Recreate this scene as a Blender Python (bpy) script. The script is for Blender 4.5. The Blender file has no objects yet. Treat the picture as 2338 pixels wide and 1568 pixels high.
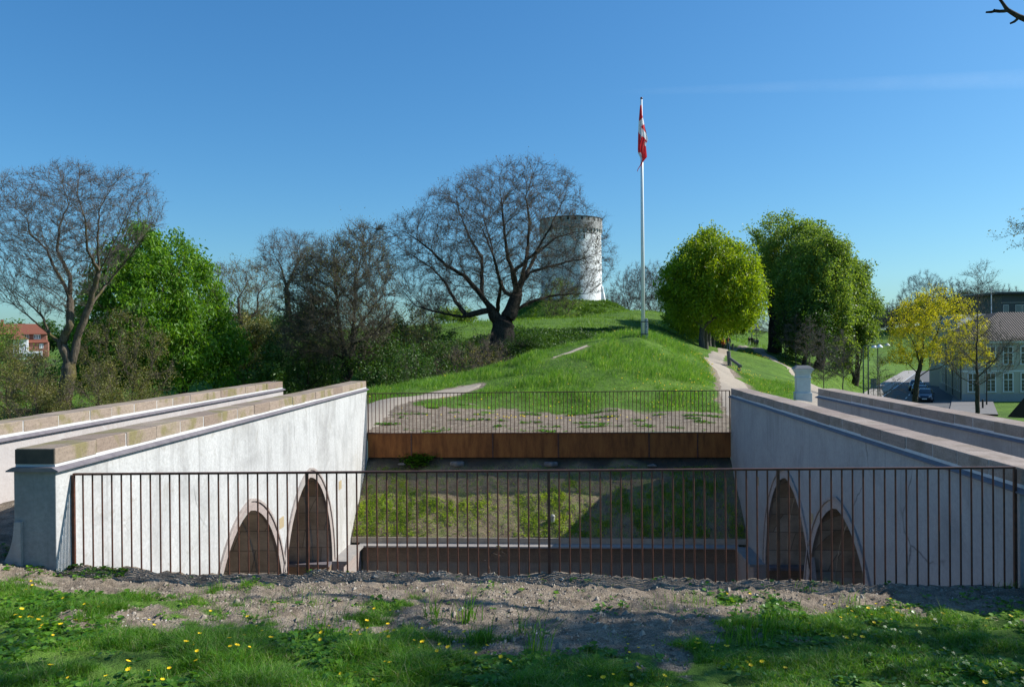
import bpy, bmesh, math, random
import numpy as np
from mathutils import Vector, Matrix

# ------------------------------------------------------------------ camera
YAW, PITCH, ROLL, F = 3.24, -0.22, -0.5, 1800.0      # F: focal length for a frame 2338 wide
scn = bpy.context.scene
COL = scn.collection
cam_d = bpy.data.cameras.new('camera'); cam = bpy.data.objects.new('camera', cam_d); COL.objects.link(cam)
cam_d.sensor_width = 36.0; cam_d.lens = F/2338*36.0
cam_d.clip_start = 0.1; cam_d.clip_end = 8000
cam.matrix_world = (Matrix.Rotation(math.radians(YAW), 4, 'Z') @ Matrix.Rotation(math.radians(90+PITCH), 4, 'X')
                    @ Matrix.Rotation(math.radians(ROLL), 4, 'Z'))
scn.camera = cam

# ------------------------------------------------------------------ sky, sun, exposure
SUN_AZ, SUN_EL = 13.0, 37.0          # azimuth from +X towards +Y
sd = Vector((math.cos(math.radians(SUN_EL))*math.cos(math.radians(SUN_AZ)),
             math.cos(math.radians(SUN_EL))*math.sin(math.radians(SUN_AZ)), math.sin(math.radians(SUN_EL))))
world = bpy.data.worlds.new('World'); scn.world = world; world.use_nodes = True
wn = world.node_tree.nodes; wl = world.node_tree.links
bg = wn['Background']
sky = wn.new('ShaderNodeTexSky'); sky.sky_type = 'NISHITA'; sky.sun_disc = False
sky.sun_elevation = math.radians(SUN_EL); sky.sun_rotation = math.radians(90-SUN_AZ)
sky.altitude = 0; sky.air_density = 1.0; sky.dust_density = 0.9; sky.ozone_density = 2.5
bg.inputs['Strength'].default_value = 0.074
gm = wn.new('ShaderNodeGamma'); gm.inputs['Gamma'].default_value = 0.8
hs = wn.new('ShaderNodeHueSaturation'); hs.inputs['Saturation'].default_value = 1.36
tn = wn.new('ShaderNodeMix'); tn.data_type = 'RGBA'; tn.blend_type = 'MULTIPLY'; tn.inputs[0].default_value = 1.0
tn.inputs[7].default_value = (1.08, 1.73, 2.08, 1)          # camera colour rendering of a clear spring sky
wl.new(sky.outputs[0], gm.inputs['Color']); wl.new(gm.outputs[0], hs.inputs['Color'])
wl.new(hs.outputs[0], tn.inputs[6]); wl.new(tn.outputs[2], bg.inputs['Color'])
sl = bpy.data.lights.new('sun', 'SUN'); sl.energy = 5.0; sl.angle = math.radians(0.5); sl.color = (1.0, 0.965, 0.90)
so = bpy.data.objects.new('sun', sl); COL.objects.link(so)
so.rotation_euler = sd.to_track_quat('Z', 'Y').to_euler(); so.location = sd*60
scn.view_settings.view_transform = 'Standard'; scn.view_settings.look = 'None'
scn.view_settings.exposure = 0.42; scn.view_settings.gamma = 1.0

# ------------------------------------------------------------------ helpers
ct, st = math.cos(math.radians(YAW)), math.sin(math.radians(YAW))
cr, sr = math.cos(math.radians(0.5)), math.sin(math.radians(0.5))
def at(px, py, D):
    """world point seen at (px, py) of the photo (2338 wide) at depth D"""
    dx, dy = px-1169.0, 784.0-py
    u, v = dx*cr+dy*sr, -dx*sr+dy*cr
    xc = u/F*D
    return np.array([xc*ct-D*st, xc*st+D*ct, (v-7.0)/F*D])
def xy(px, D, py=790):
    p = at(px, py, D); return p[0], p[1]

def tag(o, label=None, cat=None, group=None, kind=None):
    if label: o['label'] = label
    if cat: o['category'] = cat
    if group: o['group'] = group
    if kind: o['kind'] = kind
    return o
def empty(name, loc, rz=0, label=None, cat=None, group=None, kind=None):
    o = bpy.data.objects.new(name, None); COL.objects.link(o)
    o.location = loc; o.rotation_euler = (0, 0, rz); o.empty_display_size = 0.2
    return tag(o, label, cat, group, kind)
def copy_tree(o, parent=None):
    c = o.copy(); COL.objects.link(c); c.parent = parent
    for ch in list(o.children): copy_tree(ch, c)
    return c
def np_mesh(name, V, faces, mats, parent=None, smooth=False, matidx=None, attrs=None):
    """faces: list of int arrays (n,k)"""
    me = bpy.data.meshes.new(name)
    V = np.asarray(V, dtype=np.float32)
    me.vertices.add(len(V)); me.vertices.foreach_set('co', V.ravel())
    faces = [np.asarray(f, dtype=np.int32) for f in faces if len(f)]
    nl = sum(f.size for f in faces); nf = sum(len(f) for f in faces)
    me.loops.add(nl); me.polygons.add(nf)
    me.loops.foreach_set('vertex_index', np.concatenate([f.ravel() for f in faces]))
    tot = np.concatenate([np.full(len(f), f.shape[1], dtype=np.int32) for f in faces])
    me.polygons.foreach_set('loop_start', np.concatenate([[0], np.cumsum(tot)[:-1]]).astype(np.int32))
    me.polygons.foreach_set('loop_total', tot)
    if matidx is not None: me.polygons.foreach_set('material_index', np.asarray(matidx, dtype=np.int32))
    me.polygons.foreach_set('use_smooth', np.full(nf, smooth))
    for m in (mats if isinstance(mats, (list, tuple)) else [mats]): me.materials.append(m)
    if attrs:
        for k, a in attrs.items():
            at_ = me.attributes.new(k, 'FLOAT', 'POINT'); at_.data.foreach_set('value', np.asarray(a, dtype=np.float32))
    me.update(calc_edges=True); me.validate()
    o = bpy.data.objects.new(name, me); COL.objects.link(o)
    if parent is not None: o.parent = parent
    return o

class MB:
    """collects simple solids, then links them as one mesh"""
    def __init__(s): s.bm = bmesh.new()
    def hexa(s, P):
        v = [s.bm.verts.new(p) for p in P]
        for f in ((3,2,1,0),(4,5,6,7),(0,1,5,4),(1,2,6,5),(2,3,7,6),(3,0,4,7)): s.bm.faces.new([v[i] for i in f])
        return s
    def box(s, x0, x1, y0, y1, z0, z1):
        return s.hexa([(x0,y0,z0),(x1,y0,z0),(x1,y1,z0),(x0,y1,z0),(x0,y0,z1),(x1,y0,z1),(x1,y1,z1),(x0,y1,z1)])
    def tube(s, pts, rad, n=8, cap=True):
        pts = [Vector(p) for p in pts]
        if not isinstance(rad, (list, tuple)): rad = [rad]*len(pts)
        rings = []
        for i, p in enumerate(pts):
            d = (pts[min(i+1, len(pts)-1)]-pts[max(i-1, 0)]).normalized()
            a = d.cross(Vector((0.31, 0.17, 0.93)) if abs(d.z) < 0.9 else Vector((1, 0, 0))).normalized(); b = d.cross(a)
            rings.append([s.bm.verts.new(p+(a*math.cos(2*math.pi*k/n)+b*math.sin(2*math.pi*k/n))*rad[i]) for k in range(n)])
        for i in range(len(rings)-1):
            for k in range(n):
                s.bm.faces.new((rings[i][k], rings[i][(k+1) % n], rings[i+1][(k+1) % n], rings[i+1][k]))
        if cap:
            s.bm.faces.new(rings[0][::-1]); s.bm.faces.new(rings[-1])
        return s
    def lathe(s, prof, c=(0,0,0), n=24):
        rings = [[s.bm.verts.new((c[0]+r*math.cos(2*math.pi*k/n), c[1]+r*math.sin(2*math.pi*k/n), c[2]+z)) for k in range(n)] for r, z in prof]
        for i in range(len(rings)-1):
            for k in range(n): s.bm.faces.new((rings[i][k], rings[i][(k+1) % n], rings[i+1][(k+1) % n], rings[i+1][k]))
        s.bm.faces.new(rings[0][::-1]); s.bm.faces.new(rings[-1])
        return s
    def poly_prism(s, pts, off):
        a = [s.bm.verts.new(p) for p in pts]; b = [s.bm.verts.new(Vector(p)+Vector(off)) for p in pts]
        n = len(pts); s.bm.faces.new(a); s.bm.faces.new(b[::-1])
        for i in range(n): s.bm.faces.new((a[i], b[i], b[(i+1) % n], a[(i+1) % n]))
        return s
    def build(s, name, mat, parent=None, bevel=0, smooth=False, xf=None):
        bmesh.ops.recalc_face_normals(s.bm, faces=s.bm.faces[:])
        if bevel: bmesh.ops.bevel(s.bm, geom=s.bm.edges[:], offset=bevel, segments=2, affect='EDGES', profile=0.5)
        if xf is not None: s.bm.transform(xf)
        me = bpy.data.meshes.new(name); s.bm.to_mesh(me); s.bm.free(); me.materials.append(mat)
        if smooth:
            for p in me.polygons: p.use_smooth = True
        o = bpy.data.objects.new(name, me); COL.objects.link(o)
        if parent is not None: o.parent = parent
        return o

# value noise
def vnoise(x, y, seed=0):
    xi = np.floor(x).astype(np.int64); yi = np.floor(y).astype(np.int64); fx = x-xi; fy = y-yi
    def h(a, b):
        n = (a*374761393+b*668265263+seed*982451653) & 0xffffffff
        n = ((n ^ (n >> 13))*1274126177) & 0xffffffff
        return ((n ^ (n >> 16)) & 0xffff)/65535.0
    fx = fx*fx*(3-2*fx); fy = fy*fy*(3-2*fy)
    return (h(xi, yi)*(1-fx)+h(xi+1, yi)*fx)*(1-fy)+(h(xi, yi+1)*(1-fx)+h(xi+1, yi+1)*fx)*fy
def fbm(x, y, oct=4, seed=0):
    s = 0; a = 0.5; t = 0
    for i in range(oct):
        s = s+a*vnoise(x*2**i, y*2**i, seed+i*7); t += a; a *= 0.5
    return s/t
def sstep(a, b, x):
    t = np.clip((x-a)/(b-a), 0, 1); return t*t*(3-2*t)

# ------------------------------------------------------------------ materials
def new_mat(name):
    m = bpy.data.materials.new(name); m.use_nodes = True
    nt = m.node_tree; return m, nt.nodes, nt.links, nt.nodes['Principled BSDF']
def ramp(n, l, fac, stops):
    r = n.new('ShaderNodeValToRGB'); e = r.color_ramp.elements
    e[0].position, e[0].color = stops[0][0], (*stops[0][1], 1)
    e[1].position, e[1].color = stops[-1][0], (*stops[-1][1], 1)
    for p, c in stops[1:-1]:
        q = e.new(p); q.color = (*c, 1)
    l.new(fac, r.inputs[0]); return r.outputs[0]
def noise(n, l, scale, detail=5, rough=0.6, vec=None, dist=0):
    t = n.new('ShaderNodeTexNoise'); t.inputs['Scale'].default_value = scale
    t.inputs['Detail'].default_value = detail; t.inputs['Roughness'].default_value = rough; t.inputs['Distortion'].default_value = dist
    if vec is not None: l.new(vec, t.inputs['Vector'])
    return t.outputs['Fac']
def coords(n, l, scale=(1,1,1), obj=False):
    c = n.new('ShaderNodeTexCoord' if obj else 'ShaderNodeNewGeometry')
    m = n.new('ShaderNodeMapping'); m.inputs['Scale'].default_value = scale
    l.new(c.outputs['Object' if obj else 'Position'], m.inputs['Vector']); return m.outputs[0]
def mix(n, l, fac, a, b, mode='MIX'):
    m = n.new('ShaderNodeMix'); m.data_type = 'RGBA'; m.blend_type = mode
    for s, v in ((m.inputs[0], fac), (m.inputs[6], a), (m.inputs[7], b)):
        if hasattr(v, 'links') or hasattr(v, 'is_linked'): l.new(v, s)
        elif isinstance(v, (tuple, list)): s.default_value = (*v, 1) if len(v) == 3 else v
        else: s.default_value = v
    return m.outputs[2]
def bump(n, l, b, h, strength=0.3, dist=0.02, prev=None):
    q = n.new('ShaderNodeBump'); q.inputs['Strength'].default_value = strength; q.inputs['Distance'].default_value = dist
    l.new(h, q.inputs['Height'])
    if prev is not None: l.new(prev, q.inputs['Normal'])
    l.new(q.outputs[0], b.inputs['Normal']); return q.outputs[0]
def simple(name, c1, c2=None, rough=0.8, scale=6, metal=0, bs=0.2, bd=0.01, spec=0.3):
    m, n, l, b = new_mat(name)
    v = coords(n, l); f = noise(n, l, scale, vec=v)
    l.new(ramp(n, l, f, [(0.3, c1), (0.7, c2 or tuple(x*0.8 for x in c1))]), b.inputs['Base Color'])
    b.inputs['Roughness'].default_value = rough; b.inputs['Metallic'].default_value = metal
    b.inputs['Specular IOR Level'].default_value = spec
    if bs: bump(n, l, b, noise(n, l, scale*6, vec=v), bs, bd)
    return m
def plaster(name, base, dirt, patch, warm, crack=False, amount=1.0):
    m, n, l, b = new_mat(name)
    v = coords(n, l); vs = coords(n, l, (2.5, 2.5, 0.45))
    big = noise(n, l, 0.9, 6, 0.65, v, 0.6); streak = noise(n, l, 1.6, 6, 0.7, vs, 0.3)
    fine = noise(n, l, 22, 6, 0.7, v); med = noise(n, l, 3.1, 7, 0.7, v, 1.2)
    c = ramp(n, l, big, [(0.30, dirt), (0.50, tuple(x*0.92 for x in base)), (0.58, base), (0.7, base)])
    c2 = ramp(n, l, streak, [(0.3, patch), (0.56, base)])
    c = mix(n, l, 0.4, c, c2)
    c = mix(n, l, ramp(n, l, med, [(0.57, (0,0,0)), (0.68, (0.75*amount,)*3)]), c, warm)
    c = mix(n, l, ramp(n, l, fine, [(0.35, (0.35,)*3), (0.6, (0,0,0))]), c, dirt)
    run = noise(n, l, 2.4, 5, 0.6, coords(n, l, (4.5, 4.5, 0.16)), 0.15)
    c = mix(n, l, ramp(n, l, run, [(0.57, (0,0,0)), (0.72, (0.55,)*3)]), c, dirt)
    lowd = n.new('ShaderNodeSeparateXYZ'); l.new(v, lowd.inputs[0]); lm = n.new('ShaderNodeMapRange'); lm.inputs[1].default_value = -2.1; lm.inputs[2].default_value = -3.6; l.new(lowd.outputs[2], lm.inputs[0])
    c = mix(n, l, mix(n, l, 1.0, lm.outputs[0], ramp(n, l, noise(n, l, 2.0, 6, 0.7, v, 0.8), [(0.42, (0.05,)*3), (0.66, (0.6,)*3)]), 'MULTIPLY'), c, warm)
    if crack:
        w = n.new('ShaderNodeTexVoronoi'); w.feature = 'DISTANCE_TO_EDGE'; w.inputs['Scale'].default_value = 0.38
        nz = n.new('ShaderNodeTexNoise'); nz.inputs['Scale'].default_value = 2.2; nz.inputs['Detail'].default_value = 6
        l.new(v, nz.inputs['Vector'])
        va = n.new('ShaderNodeMix'); va.data_type = 'VECTOR'; va.inputs[0].default_value = 0.25
        l.new(v, va.inputs[4]); l.new(nz.outputs['Color'], va.inputs[5]); l.new(va.outputs[1], w.inputs['Vector'])
        cf = ramp(n, l, w.outputs['Distance'], [(0.0, (0.8,)*3), (0.006, (0,0,0))])
        gate = ramp(n, l, noise(n, l, 0.7, 3, vec=v), [(0.5, (0,0,0)), (0.6, (1,1,1))])
        c = mix(n, l, mix(n, l, 1.0, cf, gate, 'MULTIPLY'), c, tuple(x*0.35 for x in dirt))
    l.new(c, b.inputs['Base Color']); b.inputs['Roughness'].default_value = 0.92
    b.inputs['Specular IOR Level'].default_value = 0.15
    p = bump(n, l, b, fine, 0.25, 0.012); bump(n, l, b, med, 0.35, 0.03, p)
    return m
def foliage(name, cols, trans=0.35, gloss=0.0, rough=0.45, tcol=None):
    m, n, l, b = new_mat(name)
    g = n.new('ShaderNodeNewGeometry')
    c = ramp(n, l, g.outputs['Random Per Island'], [(i/(len(cols)-1), c) for i, c in enumerate(cols)])
    v = coords(n, l); nz = noise(n, l, 1.3, 4, vec=v)
    c = mix(n, l, 1.0, c, ramp(n, l, nz, [(0.32, (0.60, 0.66, 0.7)), (0.52, (0.95, 0.97, 0.95)), (0.68, (1.25, 1.15, 1.0))]), 'MULTIPLY')
    l.new(c, b.inputs['Base Color']); b.inputs['Roughness'].default_value = rough
    b.inputs['Specular IOR Level'].default_value = 0.35
    t = n.new('ShaderNodeBsdfTranslucent'); tc = mix(n, l, 1.0, c, (1.5, 1.35, 0.6), 'MULTIPLY'); l.new(tc, t.inputs['Color'])
    ms = n.new('ShaderNodeMixShader'); ms.inputs[0].default_value = trans
    l.new(b.outputs[0], ms.inputs[1]); l.new(t.outputs[0], ms.inputs[2])
    l.new(ms.outputs[0], n['Material Output'].inputs['Surface'])
    return m
def bark(name, c1, c2, moss=None):
    m, n, l, b = new_mat(name)
    v = coords(n, l, (6, 6, 1.2)); f = noise(n, l, 2.0, 6, 0.7, v)
    c = ramp(n, l, f, [(0.35, c1), (0.65, c2)])
    if moss: c = mix(n, l, ramp(n, l, noise(n, l, 1.2, 4, vec=coords(n, l)), [(0.5, (0,0,0)), (0.62, (0.8,)*3)]), c, moss)
    l.new(c, b.inputs['Base Color']); b.inputs['Roughness'].default_value = 0.9; b.inputs['Specular IOR Level'].default_value = 0.15
    bump(n, l, b, f, 0.6, 0.05); return m

M = {}
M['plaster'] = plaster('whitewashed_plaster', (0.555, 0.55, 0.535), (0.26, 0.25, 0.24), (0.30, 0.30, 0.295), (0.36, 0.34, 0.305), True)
M['plaster_shade'] = plaster('shade_toned_plaster', (0.41, 0.403, 0.395), (0.228, 0.228, 0.228), (0.304, 0.304, 0.308), (0.319, 0.304, 0.289), True)  # darker copy of the whitewash: the right wall's shade is put into its colour
M['plaster_grey'] = plaster('grey_plaster', (0.376, 0.368, 0.36), (0.24, 0.236, 0.232), (0.304, 0.3, 0.296), (0.448, 0.432, 0.416))
M['plaster_pink'] = plaster('rosy_plaster', (0.452, 0.421, 0.406), (0.343, 0.3, 0.285), (0.398, 0.355, 0.343), (0.499, 0.491, 0.484))
M['end_plaster'] = plaster('dark_plaster', (0.30, 0.31, 0.31), (0.13, 0.135, 0.14), (0.19, 0.195, 0.20), (0.24, 0.24, 0.235))  # darker plaster for the slab over the near wall ends
def sandstone(name, ca, cb, stain):
    m, n, l, b = new_mat(name)
    oi = n.new('ShaderNodeObjectInfo')
    v = coords(n, l); vg = coords(n, l, (1.5, 1.5, 9))
    base = ramp(n, l, oi.outputs['Random'], [(0, ca), (0.5, cb), (1, tuple((x+y)/2*1.12 for x, y in zip(ca, cb)))])
    gr = ramp(n, l, noise(n, l, 3, 6, 0.7, vg, 0.5), [(0.3, (0.78,)*3), (0.7, (1.12,)*3)])
    c = mix(n, l, 1.0, base, gr, 'MULTIPLY')
    sm = ramp(n, l, noise(n, l, 1.9, 5, 0.6, v, 0.4), [(0.50, (0,0,0)), (0.60, (0.8,)*3)])
    c = mix(n, l, sm, c, stain)
    c = mix(n, l, ramp(n, l, noise(n, l, 40, 4, 0.7, v), [(0.38, (0.4,)*3), (0.5, (0,0,0))]), c, tuple(x*0.5 for x in ca))
    l.new(c, b.inputs['Base Color']); b.inputs['Roughness'].default_value = 0.88; b.inputs['Specular IOR Level'].default_value = 0.2
    bump(n, l, b, noise(n, l, 18, 6, 0.75, v), 0.35, 0.015); return m
M['coping'] = sandstone('coping_sandstone', (0.25, 0.185, 0.145), (0.34, 0.27, 0.21), (0.20, 0.175, 0.07))
M['coping_red'] = sandstone('coping_red_sandstone', (0.28, 0.215, 0.185), (0.36, 0.295, 0.25), (0.24, 0.19, 0.15))
M['arch_stone'] = sandstone('arch_sandstone', (0.352, 0.288, 0.264), (0.4, 0.344, 0.312), (0.336, 0.312, 0.288))
def blocks(name, c1, c2, c3):
    m, n, l, b = new_mat(name); v = coords(n, l)
    sp = n.new('ShaderNodeSeparateXYZ'); l.new(v, sp.inputs[0]); ad = n.new('ShaderNodeMath'); l.new(sp.outputs[0], ad.inputs[0]); l.new(sp.outputs[1], ad.inputs[1])
    cb = n.new('ShaderNodeCombineXYZ'); l.new(ad.outputs[0], cb.inputs[0]); l.new(sp.outputs[2], cb.inputs[1])
    t = n.new('ShaderNodeTexBrick'); l.new(cb.outputs[0], t.inputs['Vector']); t.inputs['Scale'].default_value = 1.0
    t.inputs['Brick Width'].default_value = 0.9; t.inputs['Row Height'].default_value = 0.42; t.inputs['Mortar Size'].default_value = 0.008; t.inputs['Bias'].default_value = 0.1
    t.inputs['Color1'].default_value = (*c1, 1); t.inputs['Color2'].default_value = (*c2, 1); t.inputs['Mortar'].default_value = (*c3, 1)
    c = mix(n, l, 1.0, t.outputs['Color'], ramp(n, l, noise(n, l, 2.2, 5, 0.7, v), [(0.3, (0.6,)*3), (0.7, (1.3,)*3)]), 'MULTIPLY')
    l.new(c, b.inputs['Base Color']); b.inputs['Roughness'].default_value = 0.9; bump(n, l, b, noise(n, l, 15, 5, 0.7, v), 0.3, 0.02); return m
M['tunnel'] = blocks('tunnel_blocks', (0.34, 0.25, 0.17), (0.46, 0.40, 0.33), (0.15, 0.13, 0.11))
M['base_stone'] = sandstone('base_stone', (0.20, 0.145, 0.10), (0.26, 0.19, 0.135), (0.17, 0.13, 0.10))
M['mortar'] = simple('white_mortar', (0.576, 0.568, 0.552), (0.48, 0.472, 0.456), 0.95, 20)
M['slate'] = simple('slate', (0.13, 0.115, 0.13), (0.20, 0.18, 0.19), 0.6, 8)
M['lowwall'] = plaster('low_wall', (0.25, 0.225, 0.195), (0.14, 0.12, 0.10), (0.19, 0.17, 0.145), (0.26, 0.22, 0.17))
def rust():
    m, n, l, b = new_mat('rusty_steel'); v = coords(n, l, (3, 3, 0.6))
    f = noise(n, l, 2.2, 6, 0.65, v); g = noise(n, l, 60, 4, 0.7, coords(n, l))
    c = ramp(n, l, f, [(0.3, (0.13, 0.042, 0.012)), (0.5, (0.26, 0.088, 0.022)), (0.72, (0.36, 0.14, 0.035))])
    c = mix(n, l, 1.0, c, ramp(n, l, g, [(0.3, (0.75,)*3), (0.7, (1.15,)*3)]), 'MULTIPLY')
    l.new(c, b.inputs['Base Color']); b.inputs['Roughness'].default_value = 0.75; b.inputs['Specular IOR Level'].default_value = 0.3
    bump(n, l, b, g, 0.2, 0.003); return m
M['rust'] = rust()
M['rust_bar'] = simple('rusty_bar', (0.13, 0.042, 0.020), (0.05, 0.018, 0.011), 0.55, 18, 0, 0.1, 0.002, 0.5)
M['path'] = simple('gravel_path', (0.385, 0.328, 0.262), (0.312, 0.262, 0.209), 0.95, 14, 0, 0.6, 0.02, 0.1)
M['bark'] = bark('bark', (0.022, 0.018, 0.015), (0.085, 0.07, 0.055))
M['bark_moss'] = bark('mossy_bark', (0.045, 0.035, 0.025), (0.16, 0.13, 0.10), (0.12, 0.10, 0.03))
M['twig'] = bark('twig', (0.08, 0.0624, 0.048), (0.168, 0.132, 0.104))
M['twig_purple'] = bark('purple_twig', (0.08, 0.07, 0.064), (0.15, 0.13, 0.118))
M['twig_dark'] = bark('dark_twig', (0.065, 0.058, 0.042), (0.13, 0.115, 0.085))
M['bark_grey'] = bark('grey_bark', (0.06, 0.055, 0.05), (0.16, 0.145, 0.13))
M['white_paint'] = simple('white_paint', (0.78, 0.79, 0.80), (0.70, 0.71, 0.72), 0.5, 5, 0, 0.05, 0.002)
M['leaf_chestnut'] = foliage('chestnut_leaf', [(0.07, 0.17, 0.012), (0.12, 0.27, 0.02), (0.19, 0.36, 0.03)], 0.45)
M['leaf_dark'] = foliage('dark_leaf', [(0.03, 0.075, 0.012), (0.055, 0.13, 0.018), (0.09, 0.18, 0.025)], 0.35)
M['leaf_lime'] = foliage('lime_leaf', [(0.12, 0.21, 0.010), (0.21, 0.32, 0.015), (0.32, 0.41, 0.02)], 0.5)
M['leaf_mid'] = foliage('mid_leaf', [(0.09, 0.17, 0.03), (0.16, 0.26, 0.045), (0.26, 0.36, 0.075)], 0.5)
M['leaf_yellow'] = foliage('yellow_leaf', [(0.32, 0.33, 0.012), (0.46, 0.45, 0.02), (0.60, 0.57, 0.03)], 0.5)
M['leaf_olive'] = foliage('olive_leaf', [(0.11, 0.115, 0.03), (0.18, 0.18, 0.045), (0.27, 0.255, 0.08)], 0.35)
M['bud'] = foliage('bud_leaf', [(0.10, 0.075, 0.045), (0.16, 0.13, 0.07), (0.12, 0.13, 0.04)], 0.3)
M['grass'] = foliage('grass_blade', [(0.05, 0.16, 0.010), (0.09, 0.25, 0.015), (0.14, 0.32, 0.02), (0.24, 0.36, 0.08)], 0.45)
M['grass_tall'] = foliage('tall_grass', [(0.07, 0.19, 0.02), (0.11, 0.27, 0.025), (0.17, 0.34, 0.035), (0.30, 0.40, 0.17)], 0.5)
M['grass_hill'] = foliage('hill_grass', [(0.085, 0.19, 0.015), (0.13, 0.25, 0.02), (0.18, 0.30, 0.03)], 0.45)
M['weed'] = foliage('weed_leaf', [(0.05, 0.16, 0.012), (0.10, 0.24, 0.02), (0.18, 0.34, 0.03)], 0.4, 0, 0.35)
M['cover'] = foliage('slope_cover', [(0.22, 0.32, 0.05), (0.38, 0.50, 0.08), (0.23, 0.42, 0.05), (0.46, 0.54, 0.14)], 0.5)
M['petal'] = simple('yellow_petal', (0.85, 0.62, 0.01), (0.78, 0.50, 0.01), 0.5, 30, 0, 0)
M['dark_wood'] = simple('weathered_wood', (0.10, 0.10, 0.085), (0.17, 0.165, 0.14), 0.85, 9)

# ------------------------------------------------------------------ terrain
XL, XR, YN, YF = -5.10, 4.53, 8.02, 20.90          # the sunken court
def c3(px, D, z): a, b = xy(px, D); return (a, b, z)
CP = [(-5,8,-2.38),(-2,8,-2.38),(1,8,-2.41),(4.6,8,-2.46),(-6.4,7.6,-2.0),(-7.5,7,-1.95),(-6.5,10,-1.86),(-6.5,14,-1.95),(-6.5,20.5,-2.25),
      (5.8,7.5,-2.35),(5.8,12,-2.2),(5.8,20,-2.35),(0,5,-2.12),(-3,5,-2.08),(3,5,-2.15),(0,2.5,-1.86),(0,0,-1.65),(-8,3,-1.75),(8,3,-1.9),
      (0,-20,-1.5),(-30,-5,-2),(30,-5,-3),
      (-5,21,-2.47),(0,21,-2.47),(4.6,21,-2.47),(-5.5,24,-2.4),(4.5,24,-2.5),(0,24,-2.47),
      (-9.5,10,-3.2),(-12,20,-4.2),(-11,30,-3.6),(-16,12,-4.5),(9,12,-3.2),(9,20,-3.0),(15,20,-4.6),(24,35,-6.6),(14,8,-4.2)]
for px, D, z in [(842,27,-2.25),(960,29.5,-2.1),(1080,32,-1.88),(1300,36,-0.6),
    (842,33,-2.2),(1000,34,-1.78),(1100,35,-1.42),(1200,36.5,-0.80),(1300,38,-0.28),(1380,39,0.08),(1469,38.3,0.06),(1465,41,0.12),
    (1200,27,-2.45),(1450,27,-2.45),(1600,27,-2.45),(1250,30,-1.95),(1450,30,-1.85),(1250,33,-1.30),(1450,33,-1.05),(1400,36,-0.40),(1600,33,-1.75),(1600,38,-1.2),
    (1550,40,-0.35),(1600,44,-0.95),(1676,37,-2.37),(1640,43,-1.98),(1622,50,-1.72),(1650,70,-1.62),(1652,88,-1.46),(1634,60,-1.68),(1652,79,-1.54),(1662,100,-1.46),(1690,62,-1.62),(1700,80,-1.55),(1740,75,-2.1),(1770,90,-2.55),(1665,52,-1.85),(1720,60,-1.62),
    (1780,55,-2.6),(1800,45,-2.75),(1840,38,-2.85),(1855,34,-2.85),(1832,34.5,-2.88),(1812,34.5,-2.82),(1862,31,-2.6),(1870,60,-4.0),(1720,135,-1.48),(1700,120,-1.40),(1750,100,-2.2),(1797,82,-3.0),
    (1757,115,-1.6),(1793,105,-2.77),(1816,98,-3.57),(1848,90,-4.55),(1880,82,-5.2),(1925,72,-4.9),(1960,90,-6.6),(1900,120,-6.4),(1960,150,-7.6),
    (1400,50,-1.3),(1500,54,-0.6),(1530,70,0.3),(1500,90,1.6),(1500,130,4.3),(1545,118,3.0),(1585,105,0.9),(1600,72,-1.12),(1610,90,-1.3),(1643,112,-1.3),
    (1400,75,0.92),(1150,72,0.75),(1000,72,0.6),(1145,62,-0.40),(900,76,0.7),(1300,68,0.5),(1250,55,-2.2),(1100,50,-3.6),(1180,45,-2.9),
    (1000,48,-5.2),(900,45,-5.6),(750,45,-5.2),(900,60,-3.0),(750,60,-3.4),(700,80,0.4),(550,80,0.3),(400,52,-4.6),(140,41,-3.8),(250,80,-2.4),(60,90,-3.0),(30,130,-2.5),
    (1000,105,1.5),(1300,105,1.5),(1200,130,1.6),(1000,160,1.2),(1400,170,0.5),(1200,200,-1),(700,130,0.6),(700,220,-1),
    (1650,165,2.2),(1760,165,1.2),(1600,210,0),(1850,200,-4),(2000,220,-3),(2060,260,3.2),(2150,300,5),(1900,300,-3),(-200,100,-4),(-300,40,-4.5)]:
    CP.append(c3(px, D, z))
CP = np.array(CP); S_ = 60.0
def _k(r2): return np.where(r2 > 1e-12, 0.5*r2*np.log(np.maximum(r2, 1e-12)), 0)
cx_, cy_ = CP[:,0]/S_, CP[:,1]/S_
A_ = _k((cx_[:,None]-cx_)**2+(cy_[:,None]-cy_)**2)+np.eye(len(CP))*2e-4
Pm = np.stack([np.ones(len(CP)), cx_, cy_], 1)
sol = np.linalg.solve(np.block([[A_, Pm], [Pm.T, np.zeros((3,3))]]), np.concatenate([CP[:,2], np.zeros(3)]))
DOME = xy(1298, 152)
KA, KB = (48.7*ct-104*st, 48.7*st+104*ct), (88.5*ct-173*st, 88.5*st+173*ct)      # left kerb of the street
kd = np.array([KB[0]-KA[0], KB[1]-KA[1]]); kd = kd/np.hypot(*kd); kn = np.array([kd[1], -kd[0]])   # kn points to the right
STREET_Z = -7.8
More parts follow.
